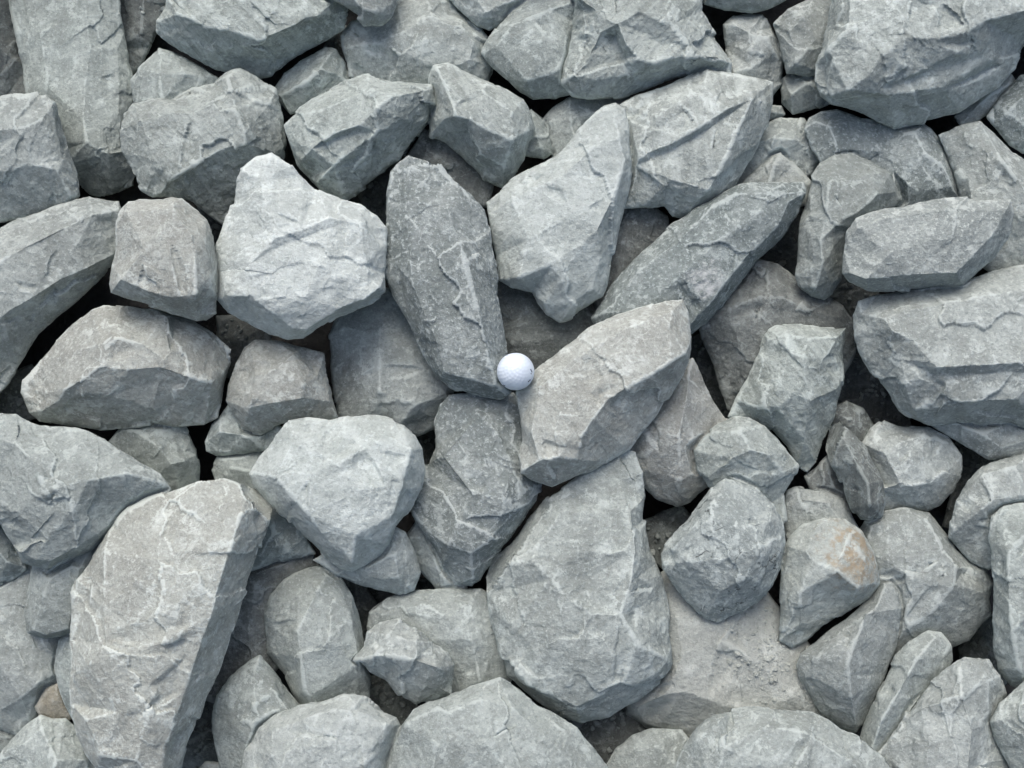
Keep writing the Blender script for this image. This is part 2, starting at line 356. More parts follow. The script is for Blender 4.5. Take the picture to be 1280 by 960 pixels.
R(6,'strat','upright fluted rock with vertical grooves and a flat top, narrowing downward',
  '910 521 -6,920 500,937 470,951 440,957 418,969 409 8,1000 408 14,1030 411 16,1058 409 14,1053 440 8,1054 470,1051 500 -6,1044 526 -14,1031 552 -22,1021 580 -30,1010 593 -34,995 586 -32,984 560 -26,964 537 -20,938 524 -12',
  '962 424 24,985 420 38,1010 424 40,1048 420 34','985 440 42,972 480 38,950 508 20','1004 446 50,1006 470 48,994 492 46,972 508 34,982 526 22','994 492 46,1014 502 44,1046 488 22','1030 450 42','1005 550 8', rough=1.15)
R(3,'dark','small dark smooth stone right of the upright fluted rock',
  '1036 512,1058 500,1080 510,1092 532,1086 552,1066 560,1042 545','1062 525 16', name='stone', rough=.5)
R(5,'dark','thin upright shard with a pale edge strip, standing right of the fluted rock',
  '1038 532,1050 526,1070 544,1083 560,1096 585,1104 600,1107 630,1103 646 -10,1086 654 -14,1074 651 -14,1063 635 -10,1053 605 -6,1040 582,1034 560',
  '1048 536 16,1060 558 34,1071 580 38,1084 604 40,1087 630 34,1086 648 2')
R(3,'dark','small dark chip at the foot of the thin upright shard',
  '1005 595,1022 584,1034 570,1050 588,1062 615,1062 640,1036 634,1012 614','1036 590 16,1046 620 14', name='stone')
R(4,'pale','rounded pale rock with a shaded top face, right of the thin upright shard',
  '1076 554,1089 535,1105 523,1122 531,1160 534,1186 547,1202 570,1203 590,1192 613 -8,1176 631 -12,1160 639 -14,1130 638 -12,1104 640 -10,1096 610,1088 580',
  '1092 545 16,1106 566 34,1130 552 36,1164 542 26','1100 612 14,1124 604 36,1142 609 36,1162 600 36,1188 586 18','1140 576 42', rough=.8)
R(5,'grey','grey rock with crossing pale veins at the side edge, beneath the great pale boulder',
  '1188 652,1194 625,1208 600,1230 580,1256 571,1292 563,1345 560,1345 660,1300 668,1264 680,1250 705,1236 714 -14,1214 702 -18,1199 686 -16,1186 672 -8',
  '1206 620 16,1226 592 30,1270 582 34','1194 662 6,1228 636 38,1242 624 42,1284 618 40','1240 655 22')
R(6,'pale','tall smooth pale rock cut by the side edge, its left side shaded',
  '1236 660,1239 645,1255 634,1292 628,1345 625,1345 870,1290 866,1264 856 -14,1248 836 -10,1242 810,1241 760,1239 710',
  '1250 648 16,1262 690 40,1260 740 40,1265 790 38,1274 836 24','1290 660 46,1300 760 48', rough=.7)
R(1,'dark','dark stone deep in the gap beside the tall smooth pale rock',
  '1196 810,1222 775,1246 765,1262 800,1262 850,1240 870,1205 850','1232 805 14', name='stone')
R(4,'grey','wide smooth blue grey rock with a notched right side, below the rounded pale rock',
  '1070 668,1084 648,1105 640,1130 635,1160 642,1176 660,1196 688,1216 700,1231 710,1240 730,1235 748,1238 768 -10,1222 786 -16,1212 801 -22,1188 812 -24,1150 828 -20,1110 820,1086 760',
  '1110 655 24,1158 650 28,1180 690 42,1196 702 46,1192 730 46','1110 700 38,1140 722 44,1190 734 46,1164 766 36,1130 788 24','1226 740 16', rough=.7)
R(6,'grey','wedge shaped rock with a central crest, leaning in the corner beside the sandy block',
  '994 831,999 815,1020 800,1050 775,1075 755,1090 740,1100 728,1115 726,1124 740,1128 760,1123 790 -6,1118 815 -8,1106 845 -12,1096 870 -16,1083 900 -22,1070 917 -26,1048 910 -24,1024 892 -20,1008 866 -12,996 846 -4',
  '1100 738 16,1082 768 36,1070 800 46,1060 830 52,1064 870 38,1070 906 -4','1012 846 14,1040 858 32,1056 880 22,1068 906 -4','1020 822 28,1046 806 40', rough=.9)
R(7,'rust','pale rock with a rusty orange stain on its top right face',
  '976 700,981 680,989 668,1004 654,1030 647,1056 649,1076 665,1091 690,1097 715,1098 730 -6,1086 746 -12,1060 763 -18,1035 781 -22,1010 801 -26,990 810 -28,974 801 -22,976 770 -10,976 740 -4',
  '990 684 20,1008 690 40,1016 702 44,1046 714 48,1072 734 36,1090 728 12','1022 656 22,1060 668 30,1080 700 30','1000 740 34,1000 780 8', rough=.8)
R(4,'pale','small pale rock tucked above the rust stained rock',
  '976 640,984 615,1000 608,1030 611,1056 621,1067 640,1076 660,1066 690,1010 700,984 680','1000 624 16,1034 628 24,1050 650 20')
R(6,'pale','lumpy pale rock with a scooped hollow, resting above the cracked rock',
  '866 562,879 545,900 530,920 522,936 524,956 535,971 550,986 568,997 582,991 600 -6,980 617 -10,984 650 -10,964 668,930 650,884 610,870 588',
  '896 540 22,892 570 26,886 596 14','914 574 42,938 562 46,960 568 42,978 590 18','920 584 32,945 578 34,956 596 26','925 540 38', rough=.9)
R(8,'crack','blue grey rock laced with dark cracks and pale scabs, beside the rust stained rock',
  '824 692,829 680,844 665,870 640,890 610,905 594,925 599,946 609,966 630,979 655,982 680,977 710 -6,966 736 -10,946 756 -14,930 766 -18,910 776 -20,898 783 -22,880 776 -20,857 756 -14,838 730 -8,826 707',
  '840 686 18,868 658 34,890 632 40,905 608 26','890 650 48,930 660 56,946 690 56,930 722 46,900 742 30','930 660 56,962 650 34','862 702 38,896 700 50,930 690 56','946 726 32,964 700 26', rough=1.1)
R(3,'sandy','dusty block with a rough sandy crust on its flat face, beneath the cracked rock',
  '800 730,850 700,900 690,960 740,1000 790,1030 830,1050 880,1060 930,960 950,880 935 -16,845 922 -26,805 908 -26,782 893 -22,780 872,812 850,806 800',
  '796 884 10,830 869 34,856 866 38,896 878 34,950 895 26','856 866 38,852 820 42,846 775 40,830 740 26','900 800 42,950 830 40,990 870 34', rough=.8)
R(2,'dark','dark stone in the gap left of the cracked rock',
  '796 652,830 638,852 630,872 650,856 690,836 716,812 700','828 664 14', name='stone')
R(7,'pale','large rugged pale boulder with branching crests, filling the space under the flat taupe slab',
  '610 722,617 700,640 680,660 650,690 618,720 594,750 574,780 556,797 563,807 590,810 620,806 660,811 690,824 720,829 745,834 790,838 830 -8,829 856 -14,800 876 -20,760 897 -24,725 903 -26,690 892 -24,654 867 -18,630 846 -12,623 800 -4,613 760',
  '626 708 22,664 700 48,690 724 56,706 745 60,740 768 62,776 768 62,800 808 54,828 822 22','776 600 26,790 640 44,794 690 52,788 730 58,776 768 62','700 640 38,720 690 52,736 722 44,748 752 50','760 640 40','640 780 34,690 800 58,740 826 54','640 832 30,662 854 32,722 884 28,766 862 36,824 838 16', rough=1.2)
R(9,'warm','flat taupe slab with white scratches and a sharp diagonal crest, touching the golf ball',
  '644 491,660 470,690 445,715 425,735 410,755 400,790 388,830 375,856 372,862 390,864 420,859 452 -6,847 477 -14,832 502 -20,812 532 -24,787 562 -26,760 577 -26,725 594 -26,690 609 -26,668 602 -22,649 593 -12,647 570,652 550,650 525',
  '856 442 34,838 452 46,814 468 48,790 480 50,760 500 50,740 525 48,728 545 44,722 574 26','654 588 8,674 576 30,696 572 32,722 574 26','674 484 26,720 446 34,790 408 36,840 390 32','664 540 28,720 500 42,790 450 44,836 410 40', rough=.7, key='slab')
R(5,'warm','smooth triangular grey rock tucked behind the crest of the taupe slab',
  '770 580,790 530,820 490,850 455,866 447,882 480,901 514,914 530,906 555,888 580,886 605 -14,862 627 -22,845 633 -24,818 624 -20,802 607 -14,786 596',
  '862 462 22,858 500 42,848 545 46,850 592 22','810 588 12,850 598 20,878 584 10','815 540 34', rough=.75)
R(1,'dark','dark stone deep in the gap right of the taupe slab',
  '850 430,872 412,896 430,912 480,925 520,900 535,878 500,860 470','885 470 12', name='stone')
R(7,'scar','long diagonal dark blue green rock with pale edges and a bright scar',
  '738 398,754 375,765 355,790 325,830 290,870 262,910 240,925 232,960 229 10,1006 227 6,1009 240,1002 260 -6,986 285 -12,966 310 -16,946 326 -18,931 346 -20,906 376 -22,886 402 -22,867 419 -22,840 440,790 445,752 430',
  '756 390 14,800 338 26,850 301 30,890 260 30,920 244 30,960 242 34,986 252 24','986 252 24,972 282 26,946 308 28,926 330 30,906 354 30,884 384 26,862 408 12','800 390 34,850 345 40,900 300 42,950 265 40', rough=.9)
R(6,'strat','broad pale slab with a long diagonal ledge across its flat face',
  '760 140,800 118,840 105,870 92,885 86,915 91,945 96,967 102,965 130,957 160 -6,947 186 -10,932 211 -14,917 236 -18,902 251 -20,880 263 -24,858 275 -26,840 272 -24,830 259 -14,800 260 -12,770 262 -10,760 200',
  '792 200 28,840 179 42,880 155 48,910 135 50,936 119 44,960 106 14','796 206 20,842 186 31,884 161 37,912 142 40','940 124 44,920 166 46,906 200 42,886 238 30,864 260 0','820 145 38,880 110 36','840 225 34', rough=.8)
R(3,'grey','small grey rock in the gap behind the top of the pinched pale rock',
  '676 152,690 135,712 120,760 112,795 125,790 160,750 180,715 205,694 204,682 178','712 126 14,712 150 24,720 176 18','745 140 22')
R(4,'grey','small angular sliver against the right side of the wedge shaped block',
  '640 155,664 136,681 150,689 175,692 193 -8,680 200 -8,650 195','668 160 16,676 184 10', name='stone')
R(7,'strat','wedge shaped block with a bright flat top and a square shaded front',
  '537 172 -14,538 130,536 100 8,542 82 18,560 78 20,585 89 20,610 99 18,635 111 14,656 124 8,665 140,669 160 -8,663 177 -16,656 202 -24,641 226 -30,628 236 -34,604 226 -30,579 201 -24,553 179 -20',
  '546 86 28,556 106 44,566 130 58,570 144 60','541 164 -4,555 149 36,570 144 60,590 150 58,606 160 54,640 174 46,660 164 18','600 112 50,640 140 44','600 190 22,630 205 10', rough=.85)
R(8,'white','tall pinched pale rock, broad below with a thumb shaped top',
  '607 253,624 240,640 225,670 208,695 195,710 180,725 160,740 144,755 131,770 127,783 134,787 160,790 200,787 235 -4,780 260 -8,772 290 -10,767 320 -12,764 350 -14,756 372 -16,735 387 -18,715 397 -18,700 402 -18,685 394 -16,674 380 -12,665 365 -8,640 359 -4,624 350,621 320,614 285',
  '752 150 24,768 146 26,774 172 34,780 200 30','640 248 24,700 222 36,740 185 38','776 216 34,764 256 42,748 288 46,730 304 44,702 348 34,682 378 4','660 300 40,720 265 48','650 345 30,690 330 42','752 320 26,742 362 12,716 380 10', rough=.85)
R(3,'dark','dark brown grey rock sunk behind the golf ball',
  '605 350,640 340,690 350,735 370,765 400,745 440,700 470,650 475,622 440','660 385 24,690 420 22,640 430 18', rough=.7)
R(3,'dark','dark rock deep in the gap between the pinched pale rock and the ledged slab',
  '740 290,765 245,800 245,835 270,840 300,810 340,775 375,745 385,735 340','785 285 18,770 330 14')
R(8,'blue','long dark blue rock with white speckles, standing upright and touching the golf ball',
  '477 311,482 280,483 240,487 215,499 200,510 191,530 197,550 204,566 225,591 243,606 262,613 285,616 310,624 345,623 370,629 400,633 430,636 465 -4,638 491 -12,625 499 -18,600 496 -20,570 490 -20,548 472 -16,534 456 -14,521 430 -12,510 400 -10,493 370 -6,481 340',
  '510 200 20,507 250 34,512 310 40,515 355 42,530 394 42,546 430 38,556 464 26','552 469 8,562 467 26,590 473 28,620 482 20,634 490 2','560 260 44,582 330 52,600 400 48,612 452 36','498 330 20,524 420 12', rough=1.1, key='dark')
R(4,'grey','smooth plain grey rock half hidden under the lower end of the long dark blue rock',
  '411 420,418 400,438 380,480 360,520 370,545 430,572 480,566 505,550 520 -8,541 536 -14,522 545 -18,500 542,460 545,424 538,416 480',
  '430 410 22,475 418 34,474 490 40','498 530 16,520 506 34,556 492 18','515 440 32', rough=.5)
R(8,'white','big white faced boulder with a rounded top, right of the squarish taupe rock',
  '267 321,277 295,289 255,292 230,299 210,319 195,340 191,366 205,396 235,420 245,450 257,471 270,484 285,483 320,483 366 -8,466 379 -12,446 386 -14,421 397 -16,401 412 -20,380 426 -24,360 427 -26,335 420 -24,309 405 -20,284 392 -16,269 372 -8,268 345',
  '272 366 6,290 370 34,312 368 46,336 388 40,366 412 22','366 412 22,384 414 22,404 400 28,428 386 32,456 374 32,474 360 28','326 226 32,344 298 52,376 287 50,412 272 42,450 280 30','350 308 45,380 297 44,414 284 38','312 330 46','400 330 54,380 374 48','430 345 44,455 330 34', rough=.9)
R(7,'strat','layered pale rock with long stepped bedding ridges and a shaded underside',
  '353 156,364 145,390 125,430 105,460 93,490 101,520 104,539 107,541 130 -8,537 151 -16,522 172 -22,502 202 -28,481 217 -30,456 234 -32,430 249 -34,409 242 -30,389 221 -20,373 206 -10,360 176',
  '377 200 16,390 186 40,420 166 50,450 156 54,470 136 56,490 121 50,536 112 8','396 228 4,418 206 32,440 190 40,470 166 42,500 150 34,530 130 8','400 140 36,460 112 40','404 178 36,440 166 42', rough=1.2)
R(3,'dark','dark stone in the gap below the wedge shaped block',
  '505 195,530 160,560 165,600 195,618 230,612 262,580 255,550 235,520 225','560 205 16', name='stone')
R(8,'warm','squarish taupe grey rock with a notched lower edge and a ridge down its right side',
  '135 356,139 330,143 310,142 280,147 262,159 250,175 247,205 247,215 244,228 246,246 260,259 275,266 295,270 330 -4,270 370 -10,270 392 -18,258 400 -22,245 401 -24,215 392 -22,185 382 -18,155 374 -12,138 366 -6',
  '156 264 24,205 260 36,216 252 30','216 252 30,222 268 44,240 294 48,244 330 48,244 368 42,248 394 -2','150 350 30,186 366 34,214 371 36,244 374 36','186 372 20,214 378 20,244 382 18','180 310 44','256 300 30,262 360 20', rough=.85)
R(5,'pale','long sloping grey rock with a pale band along its top, left of the squarish rock',
  '-70 305 20,0 285 16,50 267 14,95 249 8,112 245,150 250,160 280,155 315 -6,139 332 -12,120 352 -18,95 377 -22,60 407 -26,40 432 -28,25 457 -28,10 482 -28,0 492 -28,-70 530 -28',
  '-65 345 52,0 326 56,12 320 56,45 302 56,80 285 54,115 268 46,148 262 18','-65 435 40,0 398 46,15 386 48,45 370 48,75 351 46,110 336 38,142 318 14','12 320 56,16 384 48','50 306 54,54 340 52,48 368 48','95 310 50', rough=.75)
R(7,'warm','broad brown grey rock with faceted crests and a dark overhanging front',
  '25 491,29 475,50 450,70 425,90 405,115 387,130 382,160 385,195 386,240 399,266 415,289 437,287 456 -8,281 476 -14,277 501 -20,272 522 -24,255 532 -28,220 535 -28,190 530 -28,155 534 -30,125 537 -30,90 532 -28,50 526 -22,36 516 -14',
  '52 514 6,74 500 28,81 487 46,110 470 58,125 458 64,160 463 66,200 460 66,230 470 58,264 478 30','132 392 24,140 420 64,128 430 64,124 456 64','140 420 64,176 429 64,204 448 68,202 460 66','196 398 34,184 424 58','206 398 38,214 440 62','86 440 30,60 490 20','90 492 36,130 492 38,190 484 38,200 478 46','190 510 14', rough=.8)
R(7,'warm','cube like grey brown rock with scabby white streaks, beside the smooth plain rock',
  '284 501,285 480,292 455,304 432,318 422,345 423,380 431,408 439,412 470,417 500 -6,422 522 -14,400 530 -18,370 526,345 534 -20,325 542 -22,304 537 -18,293 520 -10',
  '312 434 24,318 470 46,315 498 46,312 510 40','312 510 40,340 505 44,376 499 44,412 502 10','368 440 36,378 480 46,376 499 44','345 460 44','398 470 26', rough=1.0)
R(4,'grey','flat grey stone jutting out under the cube like rock',
  '256 552,264 530,286 505,320 510,352 535,356 556,330 562,300 567 -8,270 570 -10,258 564','275 540 22,310 545 22', name='stone')
R(3,'grey','plain grey stone beneath the flat stone, left of the heart shaped rock',
  '264 588,274 568,300 555,345 555,350 600,340 630,300 620,270 608','290 585 20,320 590 20', name='stone', rough=.6)
R(2,'dark','dark stone in the gap between the brown grey rock and the cube like rock',
  '270 395,300 392,336 410,340 430,318 450,298 475,282 470,274 435','300 425 14', name='stone')
R(4,'grey','small dull grey rock in the hollow beneath the broad brown grey rock',
  '134 553,149 535,170 526,200 520,232 530,247 560,250 580,248 604 -10,226 622 -8,200 618,170 590','168 536 16,194 556 32,214 580 36,230 576 32,246 568 8','222 600 14', rough=.8)
R(7,'grey','wide grey rock with streaked facets, cut by the edge under the broad brown grey rock',
  '-70 525 16,0 514 12,20 514 10,50 530 8,75 531 8,100 535 6,130 549,165 574,200 594,213 612 -6,206 624 -8,176 636 -12,152 655 -16,132 670 -18,116 687 -20,90 700 -22,60 717 -24,48 712 -22,27 706 -18,14 682 -10,0 657,-70 640',
  '-20 540 30,20 556 44,40 576 52,56 614 58,80 607 58,110 600 52,160 592 34,204 604 4','56 614 58,20 640 40','80 607 58,90 640 50,120 668 14','70 560 34,120 575 32','22 690 20,44 702 16,62 704 14,96 686 18,120 668 14','60 676 34', rough=.95)
R(8,'warm','huge blocky rock with white scuffs on its upper face and a shaded right flank',
  '91 742,96 725,109 710,124 685,139 660,159 635,185 621,220 609,250 599,280 598,310 609,331 622,339 636 -4,332 662 -8,320 702 -12,307 742 -16,297 772 -18,282 812 -20,267 852 -22,252 892 -24,237 927 -26,226 962 -28,216 1000 -30,130 1000 -30,122 962 -26,108 942 -22,96 917 -16,88 880 -10,85 850 -4,90 800,92 762',
  '322 632 14,300 644 46,292 670 54,280 710 58,264 770 60,242 830 50,226 880 40,206 932 28,198 985 14','98 834 20,112 830 46,140 820 60,185 811 66,220 796 66,262 772 60','132 690 34,128 760 48,132 806 54','250 622 36,200 700 62,210 760 68','108 900 26,150 890 46,190 870 52,128 944 24,170 950 34','292 690 46', rough=1.0)
R(4,'grey','small rock wedged between the huge blocky rock and the heart shaped rock',
  '300 720,312 660,334 630,352 632,378 662,396 692 -6,375 698 -8,345 703 -10,322 712','340 655 24,346 682 18')
R(3,'dark','dark mottled rock in the hollow right of the huge blocky rock',
  '250 870,270 790,295 710,345 682,395 690,400 730,375 770,350 830,320 860,280 880','320 730 20,310 790 18', rough=1.2)
R(5,'grey','upright smooth rock with a pale ridge dividing its two faces, under the heart shaped rock',
  '330 766,337 745,354 725,385 710,410 705,426 720,441 745,451 780,457 810,464 850,462 890,400 905,380 895,358 848 -10,333 816 -8',
  '412 712 14,398 736 40,384 762 48,371 790 50,376 822 48,382 872 36','424 730 18,438 770 34,450 830 30','410 800 50', rough=.6)
R(2,'dark','dark stone behind the right side of the upright ridged rock',
  '400 700,430 705,458 735,480 770,475 810,445 800,425 750','448 755 12', name='stone')
R(8,'white','heart shaped pale rock with a flat dusty face, left of centre',
  '312 592,324 570,344 545,360 524,385 522,410 527,435 521,460 518,485 521,506 530,521 543,530 560,532 590 -4,527 611 -8,512 636 -12,497 656 -16,487 681 -20,476 694 -22,456 707 -24,440 715 -26,425 710 -24,404 696 -20,384 676 -14,359 649 -8,334 626 -4,319 609',
  '508 546 30,514 562 38,508 582 44,502 610 44,492 642 38,482 680 6','322 592 14,346 596 40,370 624 46,388 644 46,418 684 26','370 546 32,420 580 54,470 552 42','450 610 54,444 668 44,440 702 20', rough=.75)
R(5,'grey','triangular grey rock under the point of the heart shaped rock',
  '390 700,420 680,470 665,492 655,508 664,520 690,525 716 -8,517 737 -12,500 744 -14,470 737 -12,444 729 -8,420 720','450 700 22,494 694 32,498 722 18,460 722 12', rough=.6)
R(7,'blue','upright grey rock with rough speckled lower half, below the golf ball',
  '518 642,523 605,533 580,541 555,538 530,548 505,560 490,600 484,644 488,656 510,658 540,660 570,664 590,676 606 -6,672 627 -10,652 652 -14,637 677 -18,617 702 -22,602 727 -28,590 734 -30,569 732 -28,553 711 -22,543 686 -16,532 666 -8',
  '560 508 20,598 518 40,624 540 46,640 580 44,656 612 26','552 570 34,590 618 54,630 622 48','544 668 10,562 680 34,588 690 36,620 668 34,656 636 18','590 618 54,588 690 36,592 722 0', rough=1.15)
R(4,'grey','narrow shard at the lower left of the speckled upright rock',
  '505 672,522 648,548 660,570 700,582 735,568 745 -10,552 744 -10,528 718 -8,510 688','530 672 20,552 712 20,562 738 2', name='stone')
R(1,'dark','dark stone in the gap between the heart shaped rock and the speckled upright rock',
  '510 545,540 525,556 550,552 600,535 640,512 640,505 600','530 580 12', name='stone')
R(4,'grey','grey rock with a rounded back, behind the small craggy stone',
  '455 782,459 765,474 752,500 742,530 737,570 735,602 735,625 750,640 790,645 840,625 870,580 880,530 860,490 840,462 806',
  '478 768 20,530 756 32,560 772 40,590 800 42,600 850 22','592 748 24,612 790 24','530 800 34', rough=.7)
R(6,'grey','small craggy stone with a jagged crest, leaning on the round backed grey rock',
  '443 826,456 810,459 790,474 778,500 774,521 785,541 804,561 815,569 830,568 856 -10,567 870 -14,546 878 -18,520 883 -20,503 874 -16,484 852 -10,460 842 -4',
  '452 824 14,470 820 36,492 820 44,520 825 44,546 834 40,550 862 10','485 795 32,520 802 34','500 850 16,530 862 12','560 840 18', rough=1.2, name='stone')
R(2,'dark','dark stone in the hollow beneath the small craggy stone',
  '444 872,458 842,490 845,520 870,530 900,500 915,464 905','485 878 14', name='stone')
R(6,'pale','pale rock with a blunt tip, pressed against the lumpy pale rock at the bottom edge',
  '264 892,271 870,289 845,314 825,325 819,341 838,361 865,384 888,385 930,360 980,340 1010,290 1010,272 950,264 912',
  '288 866 22,318 838 26,344 866 34,360 888 34','318 880 44,325 930 44,290 905 26', rough=.7)
R(8,'white','lumpy pale rock at the bottom edge with dusty knobs, between two larger pale rocks',
  '306 938,324 910,345 894,370 884,400 877,430 867,456 872,476 885,498 895,504 910,500 926 -6,491 952 -10,484 1025 6,400 1030 40,310 1025 30,302 962',
  '340 915 28,400 892 36,450 888 34,484 906 26','340 945 42,410 930 52,470 930 40','430 975 56,360 985 46', rough=1.1)
R(8,'pale','wide dome like pale rock at the bottom edge with a faint left facet',
  '486 952,498 911,518 888,555 874,590 859,625 848,646 860,671 880,696 892,721 910,742 935,758 957,775 1025 20,700 1030 40,600 1030 46,478 1025 30',
  '508 905 24,548 886 40,546 930 50,538 1000 46','560 892 46,600 876 36,640 884 38,682 920 42,720 960 34','610 930 58,650 985 58', rough=.85)
R(2,'dark','dark stone in the gap below the large rugged boulder',
  '700 900,745 875,800 880,815 915,785 950,745 955','765 910 14', name='stone')
R(3,'grey','shadowed grey stone at the bottom edge beneath the sandy block',
  '745 965,768 935,790 918,816 910,852 912,880 945,875 1010,750 1010','790 940 20,822 932 28,845 960 24,800 985 26', name='stone', rough=.6)
R(9,'pale','broad smooth pale boulder at the bottom edge below the sandy block',
  '842 965,853 935,869 910,890 892,915 887,950 884,985 887,1015 889,1036 900,1051 913,1081 925,1107 946,1123 972,1132 1030 8,1000 1035 40,900 1035 40,838 1030 24',
  '872 925 24,898 902 34,906 934 50,892 990 48','906 934 50,960 908 42,1006 916 44,1060 950 38,1096 980 24','950 955 58,1020 985 52', rough=.75)
R(6,'grey','slim rock with a straight crest along its length, beside the scaly grey rock',
  '1070 940,1080 902,1094 870,1109 840,1120 820,1135 804,1160 789,1176 791,1189 808,1192 826 -6,1180 850,1160 880,1135 910,1110 950,1085 960',
  '1168 798 16,1146 824 38,1126 860 40,1102 900 38,1090 935 22','1178 820 16,1140 880 22', rough=.65)
R(8,'grey','scaly grey rock with branching pale veins at the bottom edge, beside the slim crested rock',
  '1096 942,1124 906,1144 875,1164 850,1190 829,1206 821,1236 824,1251 845,1257 866 -4,1248 887 -10,1253 922 -14,1264 945 -16,1274 1015 -18,1112 1015,1100 968',
  '1200 836 24,1202 870 44,1216 914 46,1210 975 48','1150 885 26,1160 930 42,1150 990 42','1236 850 24,1236 900 22', rough=1.1)
R(8,'grey','grey rock in the bottom corner, cut by both edges, beside the scaly grey rock',
  '1238 902,1249 880,1270 860,1292 840,1345 825,1345 1020,1282 1020,1262 955,1244 926','1262 898 26,1292 868 30,1300 930 44,1285 985 34')
# --- lower left edge
R(5,'grey','small grey rock cut by the edge, under the wide streaked grey rock',
  '-70 640,0 650,14 672,24 695,32 710 -6,18 721 -10,0 730 -12,-70 740','-10 680 24,8 702 16')
R(6,'grey','small flat grey stone with a pale left rim, beside the huge blocky rock',
  '30 768,36 735,42 705,62 695,100 680,135 670,140 690,120 740,104 785 -8,76 796 -10,55 800 -12,33 792 -8','72 700 30,54 745 30,42 788 14','100 710 30,84 786 16,58 794 14', name='stone', rough=.6)
R(5,'pale','narrow pale sliver pressed against the left side of the huge blocky rock',
  '68 832,74 800,92 780,118 790,120 860,112 915,94 905,80 876,72 852','90 810 22,92 860 22', name='stone')
R(4,'grey','wide smooth dusty rock with a rounded lower edge, in the left corner hollow',
  '-70 725,0 715,40 700,70 740,85 790,84 848 -8,58 884 -14,40 908 -16,22 922 -18,0 912 -14,-70 905',
  '-30 770 26,20 760 26,60 800 24','0 888 6,26 872 28,50 852 28,76 838 10','0 830 34', rough=.4)
R(4,'brown','small brown stone tucked at the foot of the wide smooth dusty rock',
  '44 884,56 862,72 853,86 866,94 896,74 912,54 904','66 878 12', name='pebble')
R(6,'grey','dull grey rock in the left bottom corner with a worn top',
  '-10 960,2 942,16 924,36 905,51 895,66 900,82 898,104 915,130 950,136 1015,-20 1015','30 930 22,52 912 26,70 950 42,104 950 24,60 990 44', rough=.7)
R(3,'dark','dark rock peeping out at the edge in the left bottom corner',
  '-70 890,0 900,22 918,18 945,0 965,-70 975','-20 930 18')
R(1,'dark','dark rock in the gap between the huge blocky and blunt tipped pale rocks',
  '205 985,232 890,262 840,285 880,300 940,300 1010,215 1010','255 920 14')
R(3,'grey','small pale pebble at the bottom edge beside the blunt tipped pale rock',
  '238 972,256 952,276 953,296 975,296 1010,246 1010','266 970 12', name='pebble')
# --- right hand hollows
R(3,'grey','angular shadowed rock in the hollow right of the broad ledged slab',
  '905 240,925 205,940 180,955 155,976 146,1002 148,1018 170,1026 200,1012 225,970 232,930 245','945 180 14,965 172 28,992 174 26,1012 186 12','965 205 14')
R(4,'grey','small pointed stone showing above the end of the diagonal blue green rock',
  '918 242,944 212,965 195,976 191,992 205,1014 228,1010 255,960 265,925 260','968 206 18,960 235 18', name='stone')
R(1,'dark','dark rock deep in the gap under the diagonal blue green rock',
  '935 330,965 290,1000 250,1020 290,1016 350,1010 385,975 372','985 315 14')
R(2,'dark','dark stone between the pitted grey rock and the great pale boulder',
  '1020 385,1045 335,1075 335,1100 360,1095 400,1075 430,1045 410','1062 375 14', name='stone')
R(1,'dark','dark rock in the hollow under the left side of the great pale boulder',
  '1040 430,1075 405,1105 440,1130 490,1140 535,1110 545,1075 530,1040 505','1085 480 16')
R(1,'dark','dark stone in the gap right of the rounded pale rock',
  '1180 560,1215 540,1250 570,1230 620,1205 665,1175 660,1190 610','1208 600 12', name='stone')
R(1,'dark','dark stone in the gap left of the big white faced boulder',
  '245 255,280 240,305 265,300 310,285 340,265 320,252 290','275 285 12', name='stone')
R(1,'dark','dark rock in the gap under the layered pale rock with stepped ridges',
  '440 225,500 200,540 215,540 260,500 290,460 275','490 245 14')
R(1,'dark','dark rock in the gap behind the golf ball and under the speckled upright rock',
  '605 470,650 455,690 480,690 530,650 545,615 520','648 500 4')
R(1,'dark','dark stone in the gap left of the broad brown grey rock',
  '-60 480,0 470,40 455,55 480,50 520,10 535,-60 530','10 500 10', name='stone')
R(1,'dark','dark stone in the gap below the triangular grey rock',
  '440 735,500 720,560 725,560 760,520 775,460 775','500 745 8', name='stone')

# ------------------------------------------------------------------ height fields, stacking and meshes
H_GROUND = -190.0
GX0, GY0, GS = -90, -70, 2
GW, GH = (1370 - GX0) // GS, (1040 - GY0) // GS
MAXIT_L = 3.25

